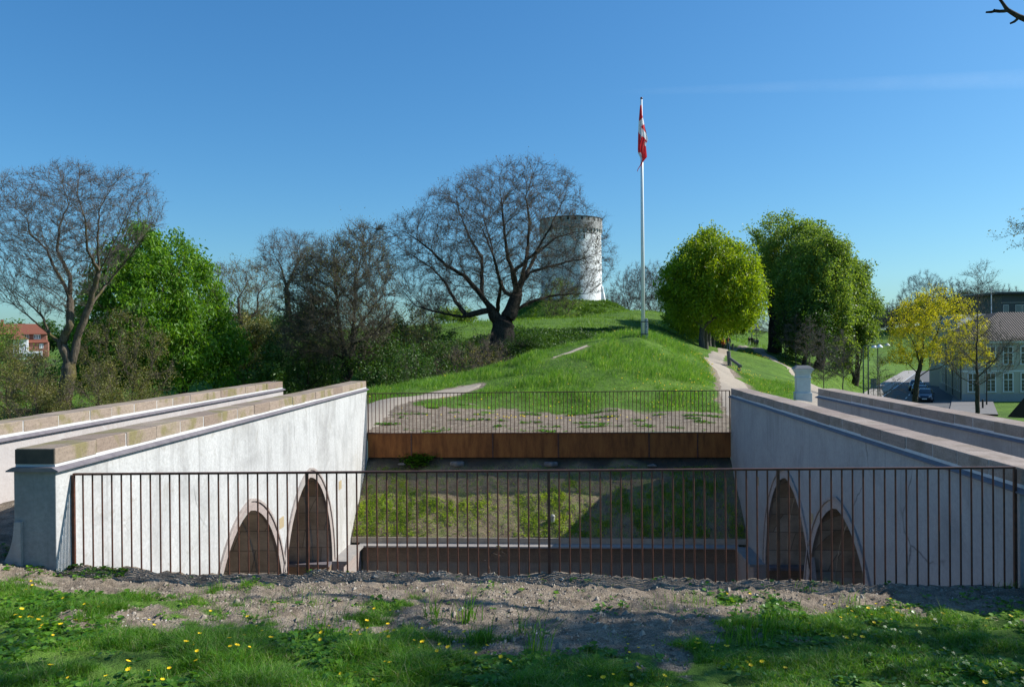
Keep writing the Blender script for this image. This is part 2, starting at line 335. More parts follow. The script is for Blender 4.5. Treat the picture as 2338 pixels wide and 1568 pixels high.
def gz(x, y, fine=True):
    x = np.atleast_1d(np.asarray(x, dtype=float)); y = np.atleast_1d(np.asarray(y, dtype=float))
    out = np.zeros(x.shape)
    for s in range(0, x.size, 20000):
        a = x.ravel()[s:s+20000]/S_; b = y.ravel()[s:s+20000]/S_
        k = _k((a[:,None]-cx_)**2+(b[:,None]-cy_)**2)
        out.ravel()[s:s+20000] = k@sol[:-3]+sol[-3]+sol[-2]*a+sol[-1]*b
    r = np.hypot(x-0, y-100)
    out = out+(-3.0-out)*sstep(230, 330, r)
    d = np.hypot(x-DOME[0], (y-DOME[1]))
    dome = (0.5*sstep(17.5, 7.0, d)+0.5*np.clip((16.5-d)/9, 0, 1))
    out = out*(1-dome)+dome*7.15
    side = (x-KA[0])*kn[0]+(y-KA[1])*kn[1]; along = (x-KA[0])*kd[0]+(y-KA[1])*kd[1]
    m = sstep(-5.0, -2.6, side)*sstep(-45, -25, along)*(1-sstep(75, 110, along))*(1-sstep(70, 110, side))
    out = out*(1-m)+m*(STREET_Z)
    if fine:
        out = out+dome*(1-sstep(1,9,9-np.clip(d-3,0,9)))*(fbm(x*0.55, y*0.55, 4, 91)-0.5)*0.5*sstep(5, 9, d)
        nr = 1-sstep(8.5, 12, np.hypot(x*0.9, y-3))
        n1 = (fbm(x*1.1, y*1.1, 4, 3)-0.5)*0.10; n2 = (fbm(x*6, y*6, 4, 9)-0.5)*0.08; n3 = (fbm(x*20, y*20, 4, 19)-0.5)*0.065
        out = out+nr*(n1+n2+n3)
        mid = sstep(21.5, 26, y)*(1-sstep(60, 110, y))
        out = out+mid*(fbm(x*0.5, y*0.5, 4, 33)-0.5)*0.25*(1-m)
        out = out+sstep(20.9, 21.5, y)*(1-sstep(27, 30, y))*(fbm(x*3, y*3, 4, 5)-0.5)*0.06
    return out
def g1(x, y): return float(gz(x, y)[0])
def onground(px, D):
    a, b = xy(px, D); return a, b, g1(a, b)

# --- paths: centre lines (X, Y) and widths
def line_px(L): return [(*xy(px, D), w) for px, D, w in L]
PATHS = {
 'left': [(-6.5,19,2.0),(-6.1,23,2.0)]+line_px([(842,27,2.1),(960,29.5,1.6),(1060,31.6,1.1),(1092,32.2,0.35)]),
 'left2': line_px([(1262,35.3,0.08),(1300,36.2,0.22),(1340,37.2,0.08)]),
 'main': [(5.8,18,1.4),(6.0,22,1.6),(6.6,28,1.7)]+line_px([(1678,37,1.65),(1645,43,1.7),(1626,50,1.6),(1634,60,1.35),(1648,74,1.1),(1655,88,1.2),(1680,105,1.1),(1708,126,1.3)]),
 'second': line_px([(1708,128,1.4),(1725,118,1.7),(1755,100,1.9),(1797,82,1.9),(1840,66,1.7),(1866,50,1.6),(1862,36,1.2)])+[(5.8,22,1.3)],
}
def resample(L, step=0.5):
    L = np.array(L); out = []
    for i in range(len(L)-1):
        p0 = L[max(i-1,0)]; p1 = L[i]; p2 = L[i+1]; p3 = L[min(i+2,len(L)-1)]
        n = max(2, int(np.hypot(*(p2-p1)[:2])/step))
        for k in range(n):
            t = k/n; out.append(0.5*((2*p1)+(-p0+p2)*t+(2*p0-5*p1+4*p2-p3)*t*t+(-p0+3*p1-3*p2+p3)*t**3))
    out.append(L[-1]); return np.array(out)
PATH_PTS = {k: resample(v) for k, v in PATHS.items()}
ALLP = np.concatenate(list(PATH_PTS.values()))
def path_dist(x, y):
    """signed distance to the nearest path edge (negative on the path)"""
    d = np.full(x.shape, 1e9)
    for s in range(0, x.size, 20000):
        a = x[s:s+20000, None]-ALLP[:,0]; b = y[s:s+20000, None]-ALLP[:,1]
        d[s:s+20000] = (np.sqrt(a*a+b*b)-ALLP[:,2]*0.5).min(1)
    return d
def grassy(x, y):
    """0 bare soil .. 1 full grass"""
    n = fbm(x*1.3, y*1.3, 4, 77); n2 = fbm(x*0.45+5, y*0.45, 2, 51)
    # foreground: bare strip along the railing, wider in the middle
    edge = 6.78+0.75*sstep(-2.0, -4.8, x)-0.95*np.exp(-((x-0.2)/1.6)**2)+0.15*sstep(2.0, 3.5, x)
    fg = sstep(-0.32, 0.38, (edge+0.12-y)*0.62+(n-0.5)*3.2+(n2-0.5)*1.2+(fbm(x*6.0, y*6.0, 3, 13)-0.5)*1.3)
    far = sstep(26.2, 27.3, y+(n-0.5)*3.2)*0.95+0.0*n
    g = np.where(y < 15, fg, np.minimum(far, 1))
    g = np.where((y > 15) & (y < 60), g*sstep(-0.05, 0.25, path_dist(x, y)+(n-0.5)*0.5), g)
    g = np.where((y > 7.0) & (y < 21) & ((x < -5.3) | (x > 4.8)), g*0.1, g)
    return g

def lines(segs):
    out = []
    for a, b, s in segs: out += list(np.arange(a, b, s))
    return np.unique(np.round(np.array(out), 4))
gx = lines([(-3000,-300,300),(-300,-120,12),(-120,-30,3),(-30,-7.2,0.6),(-7.2,XL,0.06),(XL,XR,0.0482),(XR,7,0.06),(7,30,0.6),(30,130,1.8),(130,400,12),(400,3001,300)])
gy = lines([(-200,-5,15),(-5,3.6,0.4),(3.6,YN,0.034),(YN,YF,0.46),(YF,30,0.2),(30,60,0.4),(60,200,1.6),(200,400,10),(400,6001,400)])
gx = np.unique(np.append(gx, [XL, XR])); gy = np.unique(np.append(gy, [YN, YF]))
GX, GY = np.meshgrid(gx, gy); GZ = gz(GX.ravel(), GY.ravel()).reshape(GX.shape)
nx, ny = len(gx), len(gy)
ii, jj = np.meshgrid(np.arange(nx-1), np.arange(ny-1)); ii = ii.ravel(); jj = jj.ravel()
cxm = (gx[ii]+gx[ii+1])/2; cym = (gy[jj]+gy[jj+1])/2
keep = ~((cxm > XL) & (cxm < XR) & (cym > YN) & (cym < YF))
ii, jj = ii[keep], jj[keep]
quads = np.stack([jj*nx+ii, jj*nx+ii+1, (jj+1)*nx+ii+1, (jj+1)*nx+ii], 1)
GA = np.where(GY.ravel() < 70, grassy(GX.ravel(), GY.ravel()), 1.0)
def ground_mat():
    m, n, l, b = new_mat('ground'); v = coords(n, l)
    a = n.new('ShaderNodeAttribute'); a.attribute_name = 'grassy'
    s1 = noise(n, l, 5, 8, 0.7, v, 0.3); s2 = noise(n, l, 70, 5, 0.7, v)
    soil = ramp(n, l, s1, [(0.3, (0.125, 0.098, 0.07)), (0.5, (0.25, 0.20, 0.15)), (0.7, (0.38, 0.315, 0.24))])
    soil = mix(n, l, 1.0, soil, ramp(n, l, s2, [(0.35, (0.55,)*3), (0.6, (1.1,)*3)]), 'MULTIPLY')
    g1_ = noise(n, l, 0.35, 8, 0.7, v, 0.5); g2 = noise(n, l, 3.0, 6, 0.75, v)
    gr = ramp(n, l, g1_, [(0.35, (0.05, 0.12, 0.012)), (0.55, (0.09, 0.19, 0.018)), (0.7, (0.14, 0.23, 0.03))])
    gr = mix(n, l, 1.0, gr, ramp(n, l, g2, [(0.3, (0.6,)*3), (0.65, (1.15,)*3)]), 'MULTIPLY')
    f = n.new('ShaderNodeMath'); f.operation = 'ADD'; l.new(a.outputs['Fac'], f.inputs[0])
    f2 = n.new('ShaderNodeMath'); f2.operation = 'MULTIPLY_ADD'; l.new(s1, f2.inputs[0]); f2.inputs[1].default_value = 0.5; f2.inputs[2].default_value = -0.25
    l.new(f2.outputs[0], f.inputs[1])
    l.new(mix(n, l, ramp(n, l, f.outputs[0], [(0.35, (0,0,0)), (0.75, (0.9,)*3)]), soil, gr), b.inputs['Base Color'])
    b.inputs['Roughness'].default_value = 0.97; b.inputs['Specular IOR Level'].default_value = 0.1
    p = bump(n, l, b, s2, 0.5, 0.02); bump(n, l, b, g2, 0.6, 0.15, p); return m
M['ground'] = ground_mat()
ground = np_mesh('ground', np.stack([GX.ravel(), GY.ravel(), GZ.ravel()], 1), [quads], M['ground'], smooth=True, attrs={'grassy': GA})
tag(ground, kind='structure')

def ribbon(name, pts, mat, off=0.035, cross=7, edge=0.16):
    d = np.gradient(pts[:, :2], axis=0); d /= np.linalg.norm(d, axis=1)[:, None]+1e-9; nrm = np.stack([d[:,1], -d[:,0]], 1)
    V = []
    for c in range(cross):
        t = c/(cross-1)*2-1
        j = (fbm(pts[:,0]*1.7+t*9, pts[:,1]*1.7, 3, 5)-0.5)*2*edge*(abs(t) > 0.9)
        q = pts[:, :2]+nrm*((pts[:,2]*0.5*t)+np.sign(t)*j)[:, None]
        z = gz(q[:,0], q[:,1])+off-(0.05 if abs(t) > 0.99 else 0)
        V.append(np.stack([q[:,0], q[:,1], z], 1))
    V = np.stack(V, 1); n = len(pts); i, c = np.meshgrid(np.arange(n-1), np.arange(cross-1), indexing='ij'); i = i.ravel(); c = c.ravel()
    Q = np.stack([i*cross+c, i*cross+c+1, (i+1)*cross+c+1, (i+1)*cross+c], 1)
    return tag(np_mesh(name, V.reshape(-1, 3), [Q], mat, smooth=True), kind='structure')
for k in ('left', 'left2', 'main', 'second'): ribbon('path', resample(PATHS[k], 0.25), M['path'])

# ------------------------------------------------------------------ sunken court: walls, arches, ledges
ARCH = [(15.95, 1.56), (12.8, 1.54)]; SPR, APX = -5.0, -2.78
def AR(side): return [(c+(0.28 if (side > 0 and c < 14) else 0.0), w) for c, w in ARCH]
def arch_z(y, grow=0.0, side=-1):
    best = None
    for c, w in AR(side):
        t = abs(y-c)/(w+grow)
        if t < 1:
            z = SPR+(APX+grow-SPR)*((1-t*t)**0.5*0.86+(1-t)**0.62*0.14)
            best = z if best is None else max(best, z)
    return best
def arch_outline(c, w, grow, n=28):
    pts = []
    for k in range(n+1):
        a = math.pi*k/n; t = -math.cos(a)
        z = SPR+(APX+grow-SPR)*(max(0, 1-t*t)**0.5*0.86+max(0, 1-abs(t))**0.62*0.14)
        pts.append((c+t*(w+grow), z))
    return [(pts[0][0], -8.0)]+pts+[(pts[-1][0], -8.0)]
def court_wall(side, top, label, cap_mat, y0, y1, face_mat, arches=True, xin=None):
    """a parapet wall along Y; side -1 = its lit face looks to +X"""
    sx = side; xf = xin; th = 0.44*sx                      # thickness goes outwards
    root = empty('bridge_wall', (xf+th/2, (y0+y1)/2, -2.4), 0, label, 'wall')
    inv = Matrix.Translation((-(xf+th/2), -(y0+y1)/2, 2.4))
    def P(bm, name, mat, **k): return bm.build(name, mat, root, xf=inv, **k)
    ledge_z = top-0.235; bot = -8.0 if arches else -4.5
    ys = sorted(set([y0, y1]+list(np.arange(y0, y1, 0.35))+([c+w*1.0*math.cos(math.pi*k/40) for c, w in AR(side) for k in range(41)] if arches else [])))
    bm = bmesh.new(); zt = ledge_z
    def quad(a, b, c, d): bm.faces.new([bm.verts.new(p) for p in (a, b, c, d)])
    for a, b in zip(ys[:-1], ys[1:]):
        if b-a < 1e-5: continue
        inside = arches and arch_z((a+b)/2, 0, side) is not None
        za = (arch_z(a, 0, side) or SPR) if inside else bot; zb = (arch_z(b, 0, side) or SPR) if inside else bot
        n = 6
        for q in range(n):
            quad((xf, a, zt+(za-zt)*q/n), (xf, b, zt+(zb-zt)*q/n), (xf, b, zt+(zb-zt)*(q+1)/n), (xf, a, zt+(za-zt)*(q+1)/n))
        bb = -2.6 if arches else -4.5; quad((xf+th, a, zt), (xf+th, b, zt), (xf+th, b, bb), (xf+th, a, bb))
        quad((xf, a, zt), (xf+th, a, zt), (xf+th, b, zt), (xf, b, zt))
    for yy in (y0, y1): quad((xf, yy, zt), (xf+th, yy, zt), (xf+th, yy, bot), (xf, yy, bot))
    bmesh.ops.remove_doubles(bm, verts=bm.verts[:], dist=1e-4)
    mb = MB(); mb.bm.free(); mb.bm = bm; P(mb, 'plaster_face', face_mat)
    # slate drip ledge, sloping outwards, mortar bed, coping stones
    e = 0.055*sx
    for nm, mat, pr in (('drip_ledge', M['slate'], [(xf-e, ledge_z), (xf-e, ledge_z+0.012), (xf+0.01*sx, ledge_z+0.045), (xf+th-0.01*sx, ledge_z+0.045), (xf+th+e, ledge_z+0.012), (xf+th+e, ledge_z)]),
                        ('mortar_bed', M['mortar'], [(xf+0.006*sx, ledge_z+0.03), (xf+0.015*sx, ledge_z+0.082), (xf+th-0.015*sx, ledge_z+0.082), (xf+th-0.006*sx, ledge_z+0.03)])):
        ext = 0.05 if nm == 'drip_ledge' else -0.008
        m_ = MB(); m_.poly_prism([(px_, y0-ext, pz) for px_, pz in pr], (0, y1-y0+2*ext, 0)); P(m_, nm, mat)
    rnd = random.Random(int(abs(xf)*100)); y = y0; k = 0
    jb = MB()
    while y < y1-0.2:
        L = rnd.uniform(0.58, 0.80)
        if y+L > y1-0.45: L = y1-y
        mb = MB(); jx = rnd.uniform(-0.006, 0.006); jz = rnd.uniform(-0.004, 0.004)
        mb.box(xf+0.012*sx+jx, xf+th-0.012*sx+jx, y+0.007, y+L-0.007, ledge_z+0.07, top+jz)
        P(mb, 'coping_stone', cap_mat, bevel=0.009)
        if y+L < y1-0.1: jb.box(xf+0.021*sx, xf+th-0.021*sx, y+L-0.009, y+L+0.009, ledge_z+0.072, top-0.008)
        y += L
    P(jb, 'mortar_joint', M['mortar'])
    if arches:
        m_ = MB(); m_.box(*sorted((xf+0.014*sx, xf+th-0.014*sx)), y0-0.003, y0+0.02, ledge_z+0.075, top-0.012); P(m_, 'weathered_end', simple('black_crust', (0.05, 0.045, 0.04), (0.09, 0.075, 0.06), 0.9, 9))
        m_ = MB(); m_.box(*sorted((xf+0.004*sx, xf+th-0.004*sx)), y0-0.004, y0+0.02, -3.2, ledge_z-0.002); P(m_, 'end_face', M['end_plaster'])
        for c, w in AR(side):
            a = arch_outline(c, w, 0.0); o_ = arch_outline(c, w, 0.17)
            for lo, hi, mat, nm, pr in ((a, o_, M['arch_stone'], 'arch_surround', 0.012),
                                        (arch_outline(c, w, 0.155), arch_outline(c, w, 0.20), M['arch_stone'], 'arch_moulding', 0.035)):
                mb = MB()
                V1 = [mb.bm.verts.new((xf-pr*sx, p, z)) for p, z in lo]; V2 = [mb.bm.verts.new((xf-pr*sx, p, z)) for p, z in hi]
                W1 = [mb.bm.verts.new((xf+0.05*sx, p, z)) for p, z in lo]; W2 = [mb.bm.verts.new((xf+0.05*sx, p, z)) for p, z in hi]
                for i in range(len(lo)-1):
                    mb.bm.faces.new((V1[i], V1[i+1], V2[i+1], V2[i])); mb.bm.faces.new((V2[i], V2[i+1], W2[i+1], W2[i])); mb.bm.faces.new((V1[i+1], V1[i], W1[i], W1[i+1]))
                P(mb, nm, mat)
            mb = MB(); deep = 2.2*sx; sh = 0.03
            xs = [xf+0.0*sx, xf+0.45*sx, xf+0.452*sx, xf+deep]; gr = [-0.0, -0.0, -sh, -sh]
            rings = []
            for x_, g in zip(xs, gr):
                rings.append([mb.bm.verts.new((x_, p, z)) for p, z in arch_outline(c, w, g)])
            for r0, r1 in zip(rings[:-1], rings[1:]):
                for i in range(len(r0)-1): mb.bm.faces.new((r0[i], r0[i+1], r1[i+1], r1[i]))
            mb.bm.faces.new(rings[-1])
            P(mb, 'vault', M['tunnel'])
    return root
WL = court_wall(-1, -1.055, 'near whitewashed parapet wall in full sun with two pointed arches, left of the sunken court', M['coping'], 7.74, YF, M['plaster'], True, XL)
WR = court_wall(1, -1.30, 'shaded blue-grey parapet wall with two pointed arches and cracks, right of the sunken court', M['coping_red'], 7.3, YF, M['plaster_shade'], True, XR)
WLo = court_wall(-1, -1.055, 'outer left parapet wall with mossy coping stones in front of the bare trees', M['coping'], 5.0, YF+0.1, M['plaster_pink'], False, -7.42)
WRo = court_wall(1, -1.30, 'outer right parapet wall of grey plaster between the court and the street', M['coping_red'], 6.0, YF-0.3, M['plaster_grey'], False, 6.66)
# flared plaster foot of the left wall
mb = MB(); prof = [(0, 0)]+[(-0.30*(1-math.sin(a)), 0.42*(1-math.cos(a))) for a in [math.pi/2*k/10 for k in range(11)]]
pts = [(-5.47-0.34+0.34*math.sin(a), 7.70, -2.35+0.55*(1-math.cos(a))) for a in [math.pi/2*k/10 for k in range(11)]]+[(-5.40, 7.70, -1.80), (-5.40, 7.70, -2.5), (-5.83, 7.70, -2.5)]
mb.poly_prism(pts, (0, 0.4, 0)); mb.build('flared_foot', M['plaster_grey'], WL, xf=Matrix.Translation((5.27, -(7.74+YF)/2, 2.4)))

# court floor and hidden near wall
mb = MB(); mb.box(XL-0.05, XR+0.05, YN-0.3, 19.3, -7.9, -7.6); tag(mb.build('court_floor', M['lowwall']), kind='structure')
mb = MB(); mb.box(XL, XR, YN-0.15, YN-0.02, -7.6, -2.6); tag(mb.build('retaining_wall', M['lowwall']), 'low retaining wall of rough plaster under the near railing', 'wall')
# far slope in the court
YT = 19.12
sx_ = np.linspace(XL, XR, 190); sv = np.linspace(0, 1, 60)
SX, SV = np.meshgrid(sx_, sv)
def slope_z(x, v):
    """v 0 at the toe, 1 at the top under the plate"""
    y = YT+v*(YF+0.35-YT)
    z = np.where(v < 0.78, -4.83+(1.48)*(v/0.78)**0.92, -3.35+(v-0.78)/0.22*0.55)
    return y, z+(fbm(x*1.6, v*5, 4, 61)-0.5)*0.16*sstep(0, 0.08, v)+(fbm(x*9, v*16, 3, 65)-0.5)*0.06
SY, SZ = slope_z(SX, SV)
n1, n0 = SX.shape; i, j = np.meshgrid(np.arange(n0-1), np.arange(n1-1)); i = i.ravel(); j = j.ravel()
def slope_mat():
    m, n, l, b = new_mat('slope_earth'); v = coords(n, l); a = n.new('ShaderNodeAttribute'); a.attribute_name = 'plate_shade'
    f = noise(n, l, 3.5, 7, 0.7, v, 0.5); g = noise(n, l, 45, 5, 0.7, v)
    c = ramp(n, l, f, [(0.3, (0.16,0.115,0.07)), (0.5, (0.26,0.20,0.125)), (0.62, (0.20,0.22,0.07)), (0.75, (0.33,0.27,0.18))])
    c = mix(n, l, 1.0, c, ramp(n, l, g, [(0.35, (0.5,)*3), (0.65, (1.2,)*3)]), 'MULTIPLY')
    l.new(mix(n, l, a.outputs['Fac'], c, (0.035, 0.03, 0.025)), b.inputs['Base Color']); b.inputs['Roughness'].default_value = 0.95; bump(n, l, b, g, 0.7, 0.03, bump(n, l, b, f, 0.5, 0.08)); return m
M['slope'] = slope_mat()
M['slope_old'] = simple('slope_earth', (0.32, 0.264, 0.16), (0.216, 0.192, 0.096), 0.95, 4, 0, 0.5, 0.03, 0.1)
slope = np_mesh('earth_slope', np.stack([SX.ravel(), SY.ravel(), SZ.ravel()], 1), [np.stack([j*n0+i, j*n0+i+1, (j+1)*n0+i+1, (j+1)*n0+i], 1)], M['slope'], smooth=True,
                attrs={'plate_shade': sstep(0.74, 0.84, SV.ravel()+(fbm(SX.ravel()*2, SV.ravel()*6, 3, 5)-0.5)*0.12)*0.9})  # top band of the slope painted near black, as shade under the plate
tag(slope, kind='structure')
# lower stone wall with ledge
M['pale_stone'] = simple('pale_ledge_stone', (0.46,0.40,0.32), (0.34,0.29,0.23), 0.9, 5)
M['ledge_slate'] = simple('ledge_slate', (0.26,0.245,0.24), (0.34,0.31,0.28), 0.7, 6)
lw = empty('court_end_wall', (0, YT, -5), 0, 'low brown stone wall with slate ledge at the foot of the grassy slope', 'wall')
iv = Matrix.Translation((0, -YT, 5))
MB().box(XL+0.30, XR-0.30, YT-0.02, YT+0.3, -7.6, -5.36).build('plaster_face', M['lowwall'], lw, xf=iv)
MB().box(XL+0.30, XR-0.30, YT-0.05, YT+0.3, -5.36, -5.00).build('stone_course', M['base_stone'], lw, xf=iv)
mb = MB(); mb.poly_prism([(XL+0.24, YT-0.17, -5.0), (XL+0.24, YT-0.17, -4.965), (XL+0.24, YT+0.02, -4.93), (XL+0.24, YT+0.3, -4.93), (XL+0.24, YT+0.3, -5.0)], (XR-XL-0.48, 0, 0)); mb.build('ledge', M['ledge_slate'], lw, xf=iv)
MB().box(XL+0.02, XR-0.02, YT+0.0, YT+0.22, -4.93, -4.80).build('kerb_stone', M['pale_stone'], lw, xf=iv)
for sgn, xw in ((1, XL), (-1, XR)):
    for nm, mat, a, b, z0, z1 in (('side_base', M['arch_stone'], 0.002, 0.27, -7.6, -5.0), ('ledge', M['ledge_slate'], 0.002, 0.36, -5.0, -4.94)):
        xa, xb = sorted((xw+sgn*a, xw+sgn*b)); MB().box(xa, xb, 17.5, YT-0.175 if nm == 'ledge' else YT-0.02, z0, z1).build(nm, mat, lw, xf=iv)
    yj = 17.51+(0.0 if sgn > 0 else 0.0); xa, xb = sorted((xw-sgn*0.004, xw-sgn*2.1))
    MB().box(xa, xb, yj-0.20, yj+0.05, -7.6, -5.0).build('jamb_base', M['base_stone'], lw, xf=iv)
    MB().box(xa, xb, yj-0.27, yj+0.05, -5.0, -4.94).build('ledge', M['slate'], lw, xf=iv)
for xw, par, sg, L in ((XL, WL, 1, ((779,1107),(646,1193))), (XR, WR, -1, ((1727,1097),(1849,1183)))):
    for px, py in L:
        for Y in np.arange(8.5, 20, 0.01):
            Dd = -xw*st+Y*ct; q = at(px, py, Dd)
            if (q[1]-Y) < 0.01 and abs(q[0]-xw) < 0.03:
                pb = MB(); pb.box(min(xw-0.002*sg, xw+0.004*sg), max(xw-0.002*sg, xw+0.004*sg), q[1]-0.12, q[1]+0.12, q[2]-0.10, q[2]+0.10); o_ = pb.build('repair_patch', simple('ochre_patch', (0.42,0.33,0.19), (0.34,0.27,0.17), 0.9, 12), par, xf=Matrix.Translation(-par.location)); break
# little utility boxes on the court side bases
b0 = MB(); b0.hexa([(-4.76,17.3,-6.0),(-4.35,17.3,-6.0),(-4.35,17.8,-6.0),(-4.76,17.8,-6.0),(-4.72,17.3,-5.22),(-4.38,17.3,-5.30),(-4.38,17.75,-5.30),(-4.72,17.75,-5.22)])
tag(b0.build('stone_block', M['base_stone'], bevel=0.01), 'small pinkish stone block at the foot of the lit arch wall', 'stone')
b1 = MB(); b1.hexa([(3.95,16.6,-6.2),(4.30,16.6,-6.2),(4.30,17.1,-6.2),(3.95,17.1,-6.2),(4.02,16.6,-5.32),(4.26,16.6,-5.30),(4.30,17.1,-5.30),(3.98,17.1,-5.32)])
tag(b1.build('equipment_box', simple('black_metal', (0.012, 0.012, 0.014), (0.02, 0.02, 0.02), 0.5), bevel=0.01), 'black equipment box in the shade at the foot of the right arch wall', 'box')

# corten plate and earth above the slope
pl = empty('retaining_plate', (0, YF, -2.8), 0, 'long rust-brown steel plate holding the soil under the far railing', 'retaining wall')
iv = Matrix.Translation((0, -YF, 2.8)); xs = [XL+0.03, -2.25, -0.35, 3.75, XR-0.01]
xs = [XL+0.02, -3.9, -1.72, 0.02, 2.4, 3.66, XR-0.005]
for a, b in zip(xs[:-1], xs[1:]): MB().box(a+0.004, b-0.004, YF-0.03, YF, -3.10, -2.46).build('steel_sheet', M['rust'], pl, xf=iv)
for a in xs[1:-1]: MB().box(a-0.018, a+0.018, YF-0.042, YF-0.03, -3.10, -2.47).build('weld_strip', M['rust_bar'], pl, xf=iv)
MB().box(XL+0.01, XR, YF-0.07, YF+0.01, -2.46, -2.445).build('top_flange', M['rust_bar'], pl, xf=iv)

def railing(name, label, xa, xb, y, za, zb, zbot, nb, posts, r):
    root = empty(name, ((xa+xb)/2, y, zbot), 0, label, 'railing'); iv = Matrix.Translation((-(xa+xb)/2, -y, -zbot))
    mb = MB(); h = 0.018
    mb.hexa([(xa, y-h, za-0.022), (xb, y-h, zb-0.022), (xb, y+h, zb-0.022), (xa, y+h, za-0.022), (xa, y-h, za), (xb, y-h, zb), (xb, y+h, zb), (xa, y+h, za)])
    mb.build('top_rail', M['rust_bar'], root, bevel=0.003, xf=iv)
    mb = MB(); mb.box(xa, xb, y-0.02, y+0.02, zbot-0.02, zbot); mb.build('bottom_rail', M['rust_bar'], root, xf=iv)
    mb = MB(); mb.tube([(0, 0, 0), (0, 0, 1.0)], r, 10); proto = mb.build('bar', M['rust_bar'], root, smooth=False)
    mb = MB(); mb.box(-0.014, 0.014, -0.014, 0.014, 0, 1.0); pp = mb.build('post', M['rust_bar'], root)
    first = [True, True]
    for k in range(nb+1):
        t = k/nb; x = xa+(xb-xa)*t; zt = za+(zb-za)*t; ispost = k in posts
        src = pp if ispost else proto
        if first[ispost]: o = src; first[ispost] = False
        else:
            o = src.copy(); COL.objects.link(o); o.parent = root
        o.location = (x-(xa+xb)/2, 0, 0); o.scale = (1, 1, zt-0.021-zbot)
    return root
NB = 92
r1 = railing('steel_railing', 'near rusty steel railing of round bars spanning the whole foreground of the court', XL+0.02, XR-0.05, 8.0, -1.352, -1.278, -2.62, NB, (0, 24, 48, 70, NB), 0.0088)
r2 = railing('steel_railing', 'far thin rusty railing standing on the brown steel plate beyond the court', XL+0.04, XR-0.03, YF-0.03, -1.378, -1.345, -2.445, 95, (0, 95), 0.0088)

# ------------------------------------------------------------------ vegetation tools
R = np.random.default_rng(7)
def rdir(n, zb=0.0):
    v = R.normal(size=(n, 3)); v[:,2] += zb; return v/np.linalg.norm(v, axis=1)[:,None]
def norm(v): return v/(np.linalg.norm(v, axis=-1, keepdims=True)+1e-9)
def frames(d):
    ref = np.tile(np.array([[0.43, 0.31, 0.85]]), (len(d), 1)); par = np.abs((d*ref).sum(1)) > 0.97
    ref[par] = (1, 0, 0); a = norm(np.cross(d, ref)); return a, np.cross(d, a)
def colonize(P0, par0, attr, step, infl, kill, iters, wig=0.15, up=0.0):
    par = list(par0); pos = np.array(P0, float); pp = np.array(par0)
    pdir = np.zeros_like(pos); hp = pp >= 0; pdir[hp] = norm(pos[hp]-pos[pp[hp]]); cen = pos[0]*0.6+attr.mean(0)*0.4; cen[2] = pos[0][2]*0.5+attr[:,2].min()*0.5
    d2 = ((attr[:,None,:]-pos[None])**2).sum(2); near = d2.argmin(1); nd = d2.min(1); alive = nd > kill*kill
    for it in range(iters):
        m = alive & (nd < infl*infl)
        if not m.any():
            if not alive.any(): break
            k = np.where(alive)[0][nd[alive].argmin()]; m = np.zeros_like(alive); m[k] = True
        src = near[m]; dv = norm(attr[m]-pos[src])
        uq, invx = np.unique(src, return_inverse=True)
        acc = np.zeros((len(uq), 3)); np.add.at(acc, invx, dv)
        acc = norm(norm(acc)+R.normal(size=acc.shape)*wig+np.array([0, 0, up])+pdir[uq]*0.8+norm(pos[uq]-cen)*0.5)
        new = pos[uq]+acc*step
        base = len(pos); pos = np.concatenate([pos, new]); par += list(uq); pdir = np.concatenate([pdir, acc])
        dn = ((attr[:,None,:]-new[None])**2).sum(2); k = dn.argmin(1); dm = dn[np.arange(len(attr)), k]
        b = dm < nd; near[b] = base+k[b]; nd[b] = dm[b]
        alive &= nd > kill*kill
    return pos, np.array(par)
def radii(pos, par, r0, rbase, e=2.3):
    n = len(pos); acc = np.zeros(n); r = np.zeros(n); main = np.full(n, -1); mr = np.zeros(n)
    for i in range(n-1, -1, -1):
        r[i] = acc[i]**(1/e) if acc[i] > 0 else r0
        p = par[i]
        if p >= 0:
            acc[p] += r[i]**e
            if r[i] > mr[p]: mr[p] = r[i]; main[p] = i
    k = math.log(rbase/r0)/math.log(max(r[0]/r0, 1.01))
    r = r0*(r/r0)**k
    pl_ = np.zeros(n)
    for i in range(n):
        if par[i] >= 0: pl_[i] = pl_[par[i]]+np.linalg.norm(pos[i]-pos[par[i]])
    t = pl_/max(np.percentile(pl_, 97), 1e-6)
    return np.maximum(r*np.clip(1-0.72*t**1.2, 0.24, 1), r0*0.8), main
